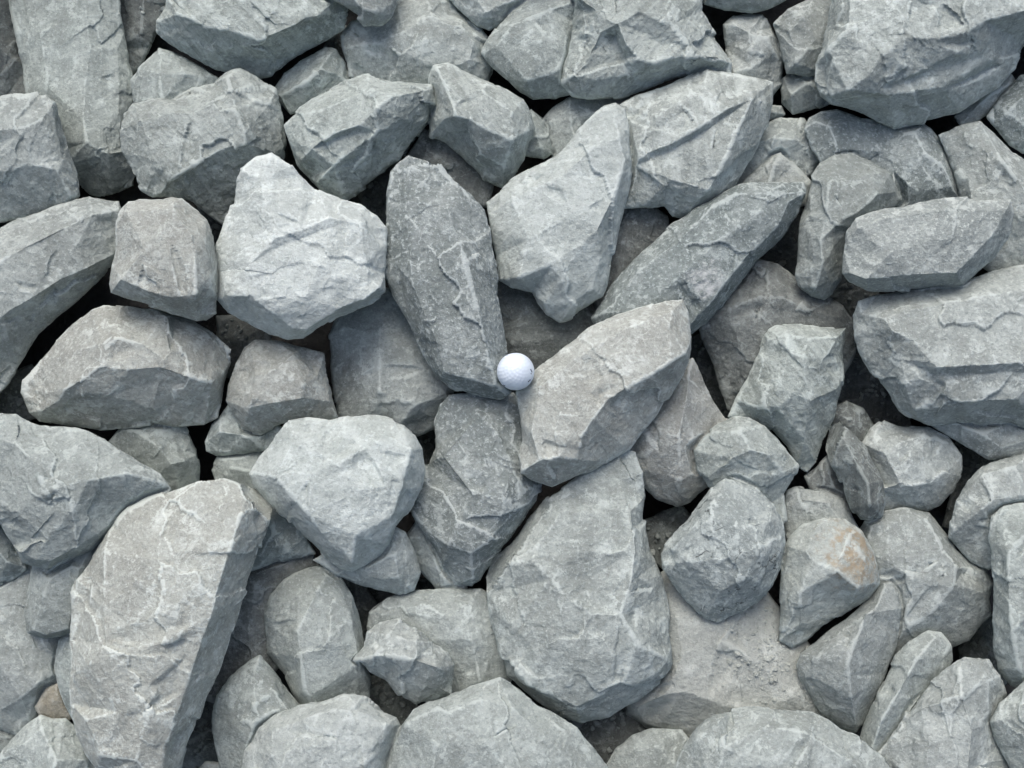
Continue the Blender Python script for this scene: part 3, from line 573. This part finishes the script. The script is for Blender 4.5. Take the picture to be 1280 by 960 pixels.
def base_poly(r, i):
    rng = np.random.default_rng(100 + i)
    out = np.array([(p[0], -p[1]) for p in r['out']])
    cy = out[:, 1].mean(); hgt = np.ptp(out[:, 1])
    oh = np.array([p[2] * 0.9 if len(p) > 2 else 0.10 * (out[k, 1] - cy) + rng.uniform(-4, 4) for k, p in enumerate(r['out'])])
    # orientation: counter clockwise in (x, -y)
    a = np.sum(out[:, 0] * np.roll(out[:, 1], -1) - np.roll(out[:, 0], -1) * out[:, 1])
    if a < 0: out = out[::-1].copy(); oh = oh[::-1].copy()
    # split long outline edges with a little wobble
    o2, h2 = [], []
    for k in range(len(out)):
        p, q = out[k], out[(k + 1) % len(out)]; hp, hq = oh[k], oh[(k + 1) % len(out)]
        L = np.hypot(*(q - p)); n = max(1, int(L / 16)); d = (q - p) / max(L, 1e-6); nr = np.array([-d[1], d[0]])
        for j in range(n):
            t = j / n
            w = 0 if j == 0 else rng.normal(0, 0.9)
            o2.append(p + (q - p) * t + nr * w); h2.append(hp + (hq - hp) * t)
    out = np.array(o2); oh = np.array(h2); n = len(out)
    co = [Vector(p) for p in out]; hh = list(oh); edges = []
    seen = {}
    for line in r['inn']:
        prev = None
        for p in line:
            k = (p[0], p[1])
            if k not in seen:
                seen[k] = len(co); co.append(Vector((p[0], -p[1]))); hh.append(p[2] * 0.9)
            if prev is not None and prev != seen[k]: edges.append((prev, seen[k]))
            prev = seen[k]
    res = geometry.delaunay_2d_cdt(co, edges, [list(range(n))], 1, 1e-4)
    vs, fs, ov = res[0], res[2], res[3]
    V = np.array([[v.x, v.y, 0.0] for v in vs])
    known = np.array([len(o) > 0 for o in ov]); 
    for k, o in enumerate(ov):
        if len(o): V[k, 2] = hh[o[0]]
    src = np.array([[c.x, c.y] for c in co]); srch = np.array(hh)
    for k in np.where(~known)[0]:
        d = np.hypot(*(src - V[k, :2]).T); w = 1 / (d + 1) ** 2; V[k, 2] = (w * srch).sum() / w.sum()
    T = []
    for f in fs:
        f = list(f)
        for q in range(1, len(f) - 1): T.append((f[0], f[q], f[q + 1]))
    T = np.array(T)
    ar = np.cross(V[T[:, 1], :2] - V[T[:, 0], :2], V[T[:, 2], :2] - V[T[:, 0], :2])
    T[ar < 0] = T[ar < 0][:, [0, 2, 1]]
    return out, V, T[np.abs(ar) > 1e-6]

def shoulder(d, size):
    R_ = min(7.0, 0.10 * size); t = np.clip(d / R_, 0, 1)
    return 0.75 * R_ * np.sqrt(np.maximum(1 - (1 - t) ** 2, 0))

def raster(V, T):
    x0 = max(0, int((V[:, 0].min() - GX0) / GS)); x1 = min(GW, int((V[:, 0].max() - GX0) / GS) + 2)
    y0 = max(0, int((-V[:, 1].max() - GY0) / GS)); y1 = min(GH, int((-V[:, 1].min() - GY0) / GS) + 2)
    X, Y = np.meshgrid(GX0 + GS * np.arange(x0, x1), -(GY0 + GS * np.arange(y0, y1)))
    H = np.full(X.shape, np.nan)
    for t in T:
        a, b, c = V[t]
        D = (b[1] - c[1]) * (a[0] - c[0]) + (c[0] - b[0]) * (a[1] - c[1])
        if abs(D) < 1e-9: continue
        i0 = max(0, int((min(a[0], b[0], c[0]) - GX0) / GS) - x0); i1 = int((max(a[0], b[0], c[0]) - GX0) / GS) - x0 + 2
        j0 = max(0, int((-max(a[1], b[1], c[1]) - GY0) / GS) - y0); j1 = int((-min(a[1], b[1], c[1]) - GY0) / GS) - y0 + 2
        xs = X[j0:j1, i0:i1]; ys = Y[j0:j1, i0:i1]
        if xs.size == 0: continue
        l0 = ((b[1] - c[1]) * (xs - c[0]) + (c[0] - b[0]) * (ys - c[1])) / D
        l1 = ((c[1] - a[1]) * (xs - c[0]) + (a[0] - c[0]) * (ys - c[1])) / D
        l2 = 1 - l0 - l1; ins = (l0 >= -1e-6) & (l1 >= -1e-6) & (l2 >= -1e-6)
        H[j0:j1, i0:i1] = np.where(ins, l0 * a[2] + l1 * b[2] + l2 * c[2], H[j0:j1, i0:i1])
    return (y0, y1, x0, x1), H, X, Y

for i, r in enumerate(ROCKS):
    r['ring'], r['V'], r['T'] = base_poly(r, i)
    r['size'] = math.sqrt(abs(np.sum(r['ring'][:, 0] * np.roll(r['ring'][:, 1], -1) - np.roll(r['ring'][:, 0], -1) * r['ring'][:, 1])) / 2)
    r['box'], H, X, Y = raster(r['V'], r['T'])
    m = ~np.isnan(H); d = np.zeros(H.shape)
    d[m] = seg_dist(np.stack([X[m], Y[m]], 1), r['ring'])
    # fringe round the outline: how high a lower rock may stand beside this one
    y0, y1, x0, x1 = r['box']; pad = 16
    r['fb'] = fb = (max(0, y0 - pad), min(GH, y1 + pad), max(0, x0 - pad), min(GW, x1 + pad))
    Xf, Yf = np.meshgrid(GX0 + GS * np.arange(fb[2], fb[3]), -(GY0 + GS * np.arange(fb[0], fb[1])))
    out_ = np.ones(Xf.shape, bool); out_[y0 - fb[0]:y1 - fb[0], x0 - fb[2]:x1 - fb[2]] = ~m
    Pf = np.stack([Xf[out_], Yf[out_]], 1); bd = np.full(len(Pf), 1e9); bh = np.zeros(len(Pf))
    rh = r['V'][[np.argmin(np.hypot(*(r['V'][:, :2] - p).T)) for p in r['ring']], 2]
    for a_, b_, ha, hb in zip(r['ring'], np.roll(r['ring'], -1, 0), rh, np.roll(rh, -1)):
        ab = b_ - a_; t = np.clip(((Pf - a_) @ ab) / max(ab @ ab, 1e-9), 0, 1)
        dd = np.hypot(*(Pf - a_ - t[:, None] * ab).T); s_ = dd < bd
        bd[s_] = dd[s_]; bh[s_] = (ha + (hb - ha) * t)[s_]
    fr = np.full(Xf.shape, 1e6); fr[out_] = np.where(bd < 16, bh - 9 + 2.4 * bd, 1e6); r['fringe'] = fr
    r['d'] = d; r['H'] = H + shoulder(d, r['size']); r['m'] = m

idx = sorted(range(len(ROCKS)), key=lambda k: (ROCKS[k]['order'], k))
TOP = np.full((GH, GW), H_GROUND)        # top of everything laid so far
def view(r, A): y0, y1, x0, x1 = r['box']; return A[y0:y1, x0:x1]
done = []
for i in idx:
    r = ROCKS[i]; m = r['m']
    base = -125.0 if r['order'] == 1 else -95.0 if r['order'] == 2 else 12.0 * r['order'] - 72.0
    for j in done:
        q = ROCKS[j]
        y0 = max(r['box'][0], q['box'][0]); y1 = min(r['box'][1], q['box'][1]); x0 = max(r['box'][2], q['box'][2]); x1 = min(r['box'][3], q['box'][3])
        if y1 <= y0 or x1 <= x0: continue
        a = (slice(y0 - r['box'][0], y1 - r['box'][0]), slice(x0 - r['box'][2], x1 - r['box'][2]))
        b = (slice(y0 - q['box'][0], y1 - q['box'][0]), slice(x0 - q['box'][2], x1 - q['box'][2]))
        ov = r['m'][a] & q['m'][b] & (r['d'][a] < 12)
        if ov.sum() < 12: continue
        need = (q['H'][b] + q['base'] - r['H'][a])[ov]
        base = max(base, np.percentile(need, 93) + 5)
    r['base'] = base
    done.append(i)
# carve hidden parts of the lower rocks where the upper ones sit, and take the support under each rock
for a_, i in enumerate(idx):
    r = ROCKS[i]
    cap = np.full((GH, GW), 1e6); hid = np.zeros((GH, GW))
    for j in idx[a_ + 1:]:
        q = ROCKS[j]
        if q['box'][0] >= r['box'][1] or q['box'][1] <= r['box'][0] or q['box'][2] >= r['box'][3] or q['box'][3] <= r['box'][2]: continue
        c = q['H'] + q['base'] - np.minimum(0.42 * q['size'], 5 + 0.9 * q['d'])
        v = view(q, cap); v[q['m']] = np.minimum(v, c)[q['m']]
        v = view(q, hid); v[q['m'] & (q['d'] > 14)] = 1.0
        y0, y1, x0, x1 = q['fb']
        cap[y0:y1, x0:x1] = np.minimum(cap[y0:y1, x0:x1], q['fringe'] + q['base'])
    r['cap'] = view(r, cap).copy(); r['hid'] = view(r, hid).copy()
    top = np.minimum(r['H'] + r['base'], r['cap'])
    r['sup'] = view(r, TOP).copy()
    v = view(r, TOP); v[r['m']] = np.maximum(v, top)[r['m']]
    r['top'] = top

# the ball comes to rest in the notch between its two rocks
XX, YY = np.meshgrid(GX0 + GS * np.arange(GW) - 644.5, GY0 + GS * np.arange(GH) - 464.5)
rr_ = XX ** 2 + YY ** 2; inb = rr_ < 22.5 ** 2
H_BALL = float((TOP[inb] + np.sqrt(23.5 ** 2 - rr_[inb])).max()) - 1.0
ORG = CAM + AXIS * D_BALL - NRM * (H_BALL * S)

def lookup(A, box, P, fill):
    y0, y1, x0, x1 = box
    fx = np.clip((P[:, 0] - GX0) / GS - x0, 0, x1 - x0 - 1.001); fy = np.clip((-P[:, 1] - GY0) / GS - y0, 0, y1 - y0 - 1.001)
    ix = fx.astype(int); iy = fy.astype(int); fx = fx - ix; fy = fy - iy
    ix1 = np.minimum(ix + 1, x1 - x0 - 1); iy1 = np.minimum(iy + 1, y1 - y0 - 1)
    q = [A[iy, ix], A[iy, ix1], A[iy1, ix], A[iy1, ix1]]
    o = (q[0] * (1 - fx) + q[1] * fx) * (1 - fy) + (q[2] * (1 - fx) + q[3] * fx) * fy
    near = A[np.where(fy > .5, iy1, iy), np.where(fx > .5, ix1, ix)]
    o = np.where(np.isnan(o) | (np.abs(o - near) > 60), near, o)
    return np.where(np.isnan(o), fill, o)


GROUP = 'rocks of the quarry stone pile'
built = {}
for i, r in enumerate(ROCKS):
    rng = np.random.default_rng(900 + i)
    ring, V0, T0, size, base = r['ring'], r['V'], r['T'], r['size'], r['base']
    n = len(ring); cen = ring.mean(0)
    # index of ring verts inside the triangulation
    rid = np.array([np.argmin(np.hypot(*(V0[:, :2] - p).T)) for p in ring])
    rim = V0[rid, 2]
    # thickness: enough to reach what lies underneath
    inner = r['m'] & (r['d'] > 0.18 * size)
    T = r['thick'] or max(30, 0.5 * size)
    if inner.any():
        lowest = (rim.mean() + base) - np.nanmax(np.where(inner, r['sup'], np.nan))
        T = max(T, min(lowest + 10, 1.3 * size + 40))
    V = V0.copy(); F = [T0]
    rings = [rid]
    for sc, dz in ((0.93, 0.30), (0.78, 0.68), (0.45, 1.0)):
        jit = rng.normal(0, 0.02, n)[:, None] if sc < 0.9 else 0
        p = cen + (ring - cen) * (sc + jit)
        z = rim * (1 - dz) + rim.mean() * dz - T * dz
        rings.append(len(V) + np.arange(n)); V = np.concatenate([V, np.column_stack([p, z])])
    for a, b in zip(rings[:-1], rings[1:]):
        a2, b2 = np.roll(a, -1), np.roll(b, -1)
        F += [np.stack([a, b, a2], 1), np.stack([a2, b, b2], 1)]
    c = len(V); V = np.concatenate([V, [[*cen, rim.mean() - T * 1.02]]])
    b = rings[-1]; F.append(np.stack([b, np.full(n, c), np.roll(b, -1)], 1))
    F = np.concatenate(F).astype(np.int64)
    lim = rim.min() - 12
    fineL = MAXIT_L
    V, F = refine(V, F, lambda M: np.where((M[:, 2] > lookup(r['H'], r['box'], M, rim.min()) - 26) & (lookup(r['hid'], r['box'], M, 0) < .5), np.where((np.abs(M[:, 0] - 640) < 655) & (np.abs(M[:, 1] + 480) < 495), fineL, 6.0), 10.0))
    isB = V[:, 2] < np.interp(0, [0], [rim.min() - 14])
    d = seg_dist(V[:, :2], ring)
    # rounded shoulder for the upper skin only
    topz = lookup(r['H'] - shoulder(r['d'], size), r['box'], V, -1e6)
    up = V[:, 2] > topz - 3
    V[:, 2] += np.where(up, shoulder(d, size), 0)
    A, B = adjacency(F)
    V = V + 0.2 * (laplace(V, A, B) - V)
    # corners knocked off along flat planes
    rimw = np.clip((d - 3) / 9, 0, 1) * up
    for line in r['inn']:                                    # traced crests stay as they are
        for p_, q_ in zip(line[:-1], line[1:]):
            a2 = np.array([p_[0], -p_[1]]); ab = np.array([q_[0], -q_[1]]) - a2
            t = np.clip(((V[:, :2] - a2) @ ab) / max(ab @ ab, 1e-9), 0, 1)
            rimw = rimw * np.clip((np.hypot(*(V[:, :2] - a2 - t[:, None] * ab).T) - 2) / 10, 0, 1)
    for _ in range(int(2 + size / 40)):
        nr = rng.normal(size=3); nr[2] = abs(nr[2]) * 1.1 + 0.25; nr /= np.linalg.norm(nr)
        loc = up & (((V[:, :2] - ring[rng.integers(0, n)]) ** 2).sum(1) < (0.75 * size) ** 2)
        if loc.sum() < 40: continue
        pr = V @ nr; c_ = np.quantile(pr[loc], rng.uniform(0.90, 0.985)); c_ = max(c_, pr[loc].max() - 0.07 * size - 2)
        V = V - np.outer(np.where(loc, np.clip(pr - c_, 0, 5), 0) * rimw, nr)
    # fractured relief
    N = normals(V, F); rg = r['rough']
    ax = rng.normal(size=3); ax /= np.linalg.norm(ax)
    Pn = V + 1000 * rng.random(3)
    warp = np.stack([gnoise(Pn / 26 + 7 * k, i * 7 + k) for k in range(3)], 1) * 20
    disp = np.zeros(len(V))
    for cell, amp, grad in ((75, 0.9, 0.04), (32, 0.22, 0.025), (13, 0.12, 0.03)):
        M = int(np.clip(size * size / (cell * cell) * 1.6, 4, 260))
        cp = V[rng.integers(0, len(V), M)]
        Q = V + warp * min(1, cell / 40)
        Q = Q + np.outer(Q @ ax, ax) * 0.9; cq = cp + np.outer(cp @ ax, ax) * 0.9
        best = np.full(len(V), 1e18); bi = np.zeros(len(V), int)
        for k in range(M):
            dd = ((Q - cq[k]) ** 2).sum(1); s_ = dd < best; best[s_] = dd[s_]; bi[s_] = k
        off = rng.normal(0, amp, M); g = rng.normal(0, grad, (M, 3))
        disp += np.clip(off[bi] + ((V - cp[bi]) * g[bi]).sum(1), -3 * amp, 3 * amp)
    for wl_, am in ((85, 1.2), (40, 0.8), (19, 0.5), (9, 0.65), (5, 0.7)):
        disp += am * gnoise(Pn / wl_, i * 31 + wl_)
    disp *= rg * min(1.0, 0.45 + size / 200)
    V = V + N * disp[:, None]
    V = V + 0.1 * (laplace(V, A, B) - V)
    # sit on / under the neighbours
    V[:, 2] += base
    cap = lookup(r['cap'], r['box'], V, 1e6); sup = lookup(r['sup'], r['box'], V, H_GROUND)
    V[:, 2] = np.minimum(V[:, 2], np.maximum(cap, sup + 1))
    tz = lookup(r['top'], r['box'], V, base)
    low = V[:, 2] < np.minimum(tz - 4, base + rim.min() - 6)
    V[:, 2] = np.where(low, np.maximum(V[:, 2], np.minimum(sup - 2, tz - 4)), V[:, 2])
    V[:, 2] = np.maximum(V[:, 2], H_GROUND - 2)
    # convexity -> bruised edges
    N = normals(V, F); Lp = laplace(V, A, B)
    cv = ((V - Lp) * N).sum(1)
    for _ in range(1): cv = 0.5 * cv + 0.5 * laplace(cv[:, None], A, B)[:, 0]
    wear = np.clip(cv / 0.42, -1, 1.6)
    W = place(V)
    org = W.mean(0); org[2] = W[:, 2].min()
    o = new_mesh(r['name'], W - org, F, MATS[r['mat']], True, wear)
    o.location = org
    o['label'] = r['label']; o['category'] = {'rock': 'rock', 'stone': 'stone', 'pebble': 'pebble'}[r['name']]; o['group'] = GROUP
    r['obj'] = o
    if r['mat'] in ('rust', 'scar'):
        u_, v_, h_ = (1072, 690, 32) if r['mat'] == 'rust' else (884, 350, 42)
        spot = place(np.array([[u_, -v_, base + h_]]))[0] - org
        MATS[r['mat']].node_tree.nodes['stain_pos'].inputs[1].default_value = spot


# ------------------------------------------------------------------ ground under the pile
gm = bpy.data.materials.new('quarry_floor'); gm.use_nodes = True
gn = gm.node_tree.nodes; gl = gm.node_tree.links; gb = gn['Principled BSDF']; gb.inputs['Roughness'].default_value = 0.95
g1 = gn.new('ShaderNodeTexNoise'); g1.inputs['Scale'].default_value = 30; g1.inputs['Detail'].default_value = 8
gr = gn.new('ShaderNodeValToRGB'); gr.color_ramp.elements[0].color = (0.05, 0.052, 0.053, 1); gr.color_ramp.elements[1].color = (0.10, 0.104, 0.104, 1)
gt = gn.new('ShaderNodeTexCoord'); gl.new(gt.outputs['Object'], g1.inputs['Vector']); gl.new(g1.outputs[0], gr.inputs[0]); gl.new(gr.outputs[0], gb.inputs['Base Color'])
gbp = gn.new('ShaderNodeBump'); gbp.inputs['Distance'].default_value = 0.02; gl.new(g1.outputs[0], gbp.inputs['Height']); gl.new(gbp.outputs[0], gb.inputs['Normal'])
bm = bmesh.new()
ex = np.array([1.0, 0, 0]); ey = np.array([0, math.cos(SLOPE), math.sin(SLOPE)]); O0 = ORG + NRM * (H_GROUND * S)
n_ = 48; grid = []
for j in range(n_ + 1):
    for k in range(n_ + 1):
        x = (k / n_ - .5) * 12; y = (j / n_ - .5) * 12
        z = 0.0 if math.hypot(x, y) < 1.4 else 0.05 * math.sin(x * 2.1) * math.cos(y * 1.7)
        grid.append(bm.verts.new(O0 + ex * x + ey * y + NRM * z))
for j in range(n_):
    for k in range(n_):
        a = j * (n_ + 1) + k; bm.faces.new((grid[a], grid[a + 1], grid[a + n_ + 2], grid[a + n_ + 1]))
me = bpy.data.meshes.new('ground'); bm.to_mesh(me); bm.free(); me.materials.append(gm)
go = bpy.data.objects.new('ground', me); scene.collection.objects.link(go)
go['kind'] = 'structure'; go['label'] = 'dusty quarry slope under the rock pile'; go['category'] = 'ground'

# ------------------------------------------------------------------ rubble going on beyond the photographed patch
bm = bmesh.new(); bmesh.ops.create_icosphere(bm, subdivisions=4, radius=1.0)
SV = np.array([v.co[:] for v in bm.verts]); SF = np.array([[v.index for v in f.verts] for f in bm.faces]); bm.free()
bm = bmesh.new(); bmesh.ops.create_icosphere(bm, subdivisions=2, radius=1.0)
SV2 = np.array([v.co[:] for v in bm.verts]); SF2 = np.array([[v.index for v in f.verts] for f in bm.faces]); bm.free()
bm = bmesh.new(); bmesh.ops.create_icosphere(bm, subdivisions=3, radius=1.0)
SV3 = np.array([v.co[:] for v in bm.verts]); SF3 = np.array([[v.index for v in f.verts] for f in bm.faces]); bm.free()
def loose_rock(rng, big, seed):
    P, F = (SV2, SF2) if big is None else (SV, SF) if big else (SV3, SF3)
    P = P.copy()
    for _ in range(rng.integers(16, 24)):
        nrm = rng.normal(size=3); nrm /= np.linalg.norm(nrm); c = rng.uniform(0.5, 0.72)
        s_ = P @ nrm; P = P - np.outer(np.maximum(s_ - c, 0), nrm)
    P = P + P * (0.10 * gnoise(P * 1.7 + seed, seed) + 0.05 * gnoise(P * 5 + seed, seed))[:, None]
    P = P * rng.uniform((0.75, 0.65, 0.55), (1.25, 1.0, 0.8))
    q, _ = np.linalg.qr(rng.normal(size=(3, 3)))
    if np.linalg.det(q) < 0: q[:, 0] *= -1
    return P @ q.T, F
rng = np.random.default_rng(5)
AV, AF, AW, cnt = [], [], [], 0
sp = 0.15
for j in range(-14, 15):
    for k in range(-14, 15):
        x = k * sp + (0.5 * sp if j % 2 else 0) + rng.normal(0, .018); y = j * sp * 0.9 + rng.normal(0, .018)
        # inside the photographed patch stand the single rocks
        if abs(x) < 0.735 and abs(y) < 0.585: continue
        if math.hypot(x, y) > 1.75: continue
        for lev in range(3):
            P, F = loose_rock(rng, lev == 2 and math.hypot(x, y) < 1.15, int(rng.integers(1, 9999)))
            rad = rng.uniform(.11, .165) * (1, .85, .95)[lev]
            hh = (0.04, 0.10, 0.165)[lev] + rng.normal(0, .014)
            if lev == 1 and (j + k) % 2: continue
            c = O0 + ex * (x + (0, .06, .0)[lev]) + ey * (y + (0, .05, .0)[lev]) + NRM * hh
            AV.append(P * rad + c); AF.append(F + cnt); cnt += len(P)
AV = np.concatenate(AV); AF = np.concatenate(AF)
RA, RB_ = adjacency(AF); rw = ((AV - laplace(AV, RA, RB_)) * normals(AV, AF)).sum(1)
o = new_mesh('rubble', AV, AF, MATS['grey'], True, np.clip(rw / 0.0012, -1, 1.5))
o['kind'] = 'stuff'; o['label'] = 'loose grey rubble going on around the photographed rocks'; o['category'] = 'rubble'

# ------------------------------------------------------------------ crumbs on the sandy block
sandy = next(r for r in ROCKS if r['mat'] == 'sandy')
rng = np.random.default_rng(11)
bm = bmesh.new(); bmesh.ops.create_icosphere(bm, subdivisions=1, radius=1.0)
IV = np.array([v.co[:] for v in bm.verts]); IF = np.array([[v.index for v in f.verts] for f in bm.faces]); bm.free()
me_ = sandy['obj'].data; cv = np.empty(len(me_.vertices) * 3, np.float32); me_.vertices.foreach_get('co', cv); cv = cv.reshape(-1, 3)
nv = np.empty(len(me_.vertices) * 3, np.float32); me_.vertices.foreach_get('normal', nv); nv = nv.reshape(-1, 3)
tgt = np.array([[u, -v, sandy['base'] + 40] for u, v in zip(rng.normal(955, 24, 150), rng.normal(815, 36, 150))])
tw = place(tgt) - np.array(sandy['obj'].location)
AV, AF, cnt = [], [], 0
good = np.where(nv @ NRM > 0.5)[0]
for t in tw:
    k = good[np.argmin(((cv[good] - t) ** 2).sum(1))]
    s_ = rng.choice([.0012, .0018, .0026, .004], p=[.4, .35, .2, .05])
    P = IV * rng.uniform(.6, 1.2, (len(IV), 1)) * s_ * rng.uniform((.8, .8, .5), (1.4, 1.2, .8))
    AV.append(P + cv[k] + nv[k] * s_ * .25 + np.array(sandy['obj'].location)); AF.append(IF + cnt); cnt += len(IV)
AV = np.concatenate(AV)
o = new_mesh('stone_crumbs', AV, np.concatenate(AF), MATS['sandy'], False, np.zeros(len(AV)))
o['kind'] = 'stuff'; o['label'] = 'tiny crumbs of stone lying on the sandy block'; o['category'] = 'crumbs'

# ------------------------------------------------------------------ small chips lying in the hollows
rng = np.random.default_rng(23)
AV, AF, cnt = [], [], 0
gy, gx = np.gradient(TOP); flat = np.hypot(gx, gy) < 1.2
low_ = np.argwhere(flat & (TOP < -40) & (TOP > H_GROUND + 5) & ~((XX < -470) & (YY < -200)))
for k in rng.integers(0, len(low_), 240):
    j_, i_ = low_[k]; rad = rng.choice([3.0, 4.5, 6.5, 9.0], p=[.4, .35, .18, .07])
    c = place(np.array([[GX0 + GS * i_, -(GY0 + GS * j_), TOP[j_, i_] + rad * 0.25]]))[0]
    P, F = loose_rock(rng, None, int(rng.integers(1, 9999)))
    AV.append(P * rad * S + c); AF.append(F + cnt); cnt += len(P)
AV = np.concatenate(AV)
o = new_mesh('stone_chips', AV, np.concatenate(AF), MATS['grey'], True, np.zeros(len(AV)))
o['kind'] = 'stuff'; o['label'] = 'small grey stone chips lying in the hollows between the rocks'; o['category'] = 'chips'

# ------------------------------------------------------------------ the golf ball
RB = 0.04267 / 2
bc = CAM + np.array([(644.5 - 640) / FPX, ((480 - 464.5) / FPX) * ct + st, ((480 - 464.5) / FPX) * st - ct]) * D_BALL
bm = bmesh.new(); bmesh.ops.create_icosphere(bm, subdivisions=6, radius=1.0)
BV = np.array([v.co[:] for v in bm.verts]); BF = np.array([[v.index for v in f.verts] for f in bm.faces]); bm.free()
nd_ = 336; k = np.arange(nd_) + .5; ph = np.arccos(1 - 2 * k / nd_); th = math.pi * (1 + 5 ** .5) * k
DC = np.stack([np.cos(th) * np.sin(ph), np.sin(th) * np.sin(ph), np.cos(ph)], 1)
best = np.full(len(BV), -1.0)
for c in DC: best = np.maximum(best, BV @ c)
ang = np.arccos(np.clip(best, -1, 1)); ar = 0.095
dim = np.where(ang < ar, 0.013 * (1 - (ang / ar) ** 2), 0)
bmt = bpy.data.materials.new('white_ball_cover'); bmt.use_nodes = True
b_ = bmt.node_tree.nodes['Principled BSDF']; b_.inputs['Base Color'].default_value = (0.80, 0.81, 0.83, 1); b_.inputs['Roughness'].default_value = 0.32
bn = bmt.node_tree.nodes.new('ShaderNodeTexNoise'); bn.inputs['Scale'].default_value = 90; bn.inputs['Detail'].default_value = 5
br = bmt.node_tree.nodes.new('ShaderNodeValToRGB'); br.color_ramp.elements[0].position = .3; br.color_ramp.elements[0].color = (0.63, 0.72, 0.80, 1); br.color_ramp.elements[1].position = .55; br.color_ramp.elements[1].color = (0.70, 0.79, 0.88, 1)
btc = bmt.node_tree.nodes.new('ShaderNodeTexCoord')
bmt.node_tree.links.new(btc.outputs['Object'], bn.inputs['Vector']); bmt.node_tree.links.new(bn.outputs[0], br.inputs[0]); bmt.node_tree.links.new(br.outputs[0], b_.inputs['Base Color'])
ball = new_mesh('golf_ball', BV * (1 - dim)[:, None] * RB, BF, bmt, True)
ball.location = bc
ball['label'] = 'white dimpled golf ball lodged between the taupe slab and the dark blue rock'; ball['category'] = 'golf ball'
ink = bpy.data.materials.new('dark_blue_ink'); ink.use_nodes = True
ink.node_tree.nodes['Principled BSDF'].inputs['Base Color'].default_value = (0.06, 0.08, 0.13, 1); ink.node_tree.nodes['Principled BSDF'].inputs['Roughness'].default_value = .5
right = np.array([1.0, 0, 0]); upv = np.array([0, ct, st]); back = np.array([0, -st, ct])
def ink_mark(strokes):
    """short ink strokes on the cover; px offsets from the ball's centre as seen in the photo"""
    VV, FF = [], []
    for (x0, y0, x1, y1, w) in strokes:
        for t in np.linspace(0, 1, 5):
            x = (x0 + (x1 - x0) * t) / 23.5; y = (y0 + (y1 - y0) * t) / 23.5
            dx, dy = x1 - x0, y1 - y0; l = math.hypot(dx, dy); px, py = -dy / l * w / 47, dx / l * w / 47
            for s_ in (-1, 1):
                for rr in (0.990, 1.0015):
                    a, b = x + s_ * px, y + s_ * py; z = math.sqrt(max(0.02, 1 - a * a - b * b))
                    q = right * a + upv * -b + back * z; VV.append(q / np.linalg.norm(q) * RB * rr)
        o_ = len(VV) - 20
        for k in range(4):
            a = o_ + k * 4; b = a + 4
            for q in ((1, 3), (3, 2), (2, 0), (0, 1)):
                FF += [(a + q[0], b + q[0], b + q[1]), (a + q[0], b + q[1], a + q[1])]
        for a, flip in ((o_, 0), (o_ + 16, 1)):
            t_ = [(a, a + 1, a + 3), (a, a + 3, a + 2)]; FF += [x[::-1] for x in t_] if flip else t_
    m_ = new_mesh('printed_mark', np.array(VV), np.array(FF), ink, False); m_.parent = ball
ink_mark([(18.5, -3, 20.5, 1, 1.2), (18.8, 2, 19.6, 3.4, 1.0)])
ink_mark([(15.5, 13, 18.5, 10, 1.1)])
ink_mark([(-15.5, 17, -13, 18.2, 1.2)])
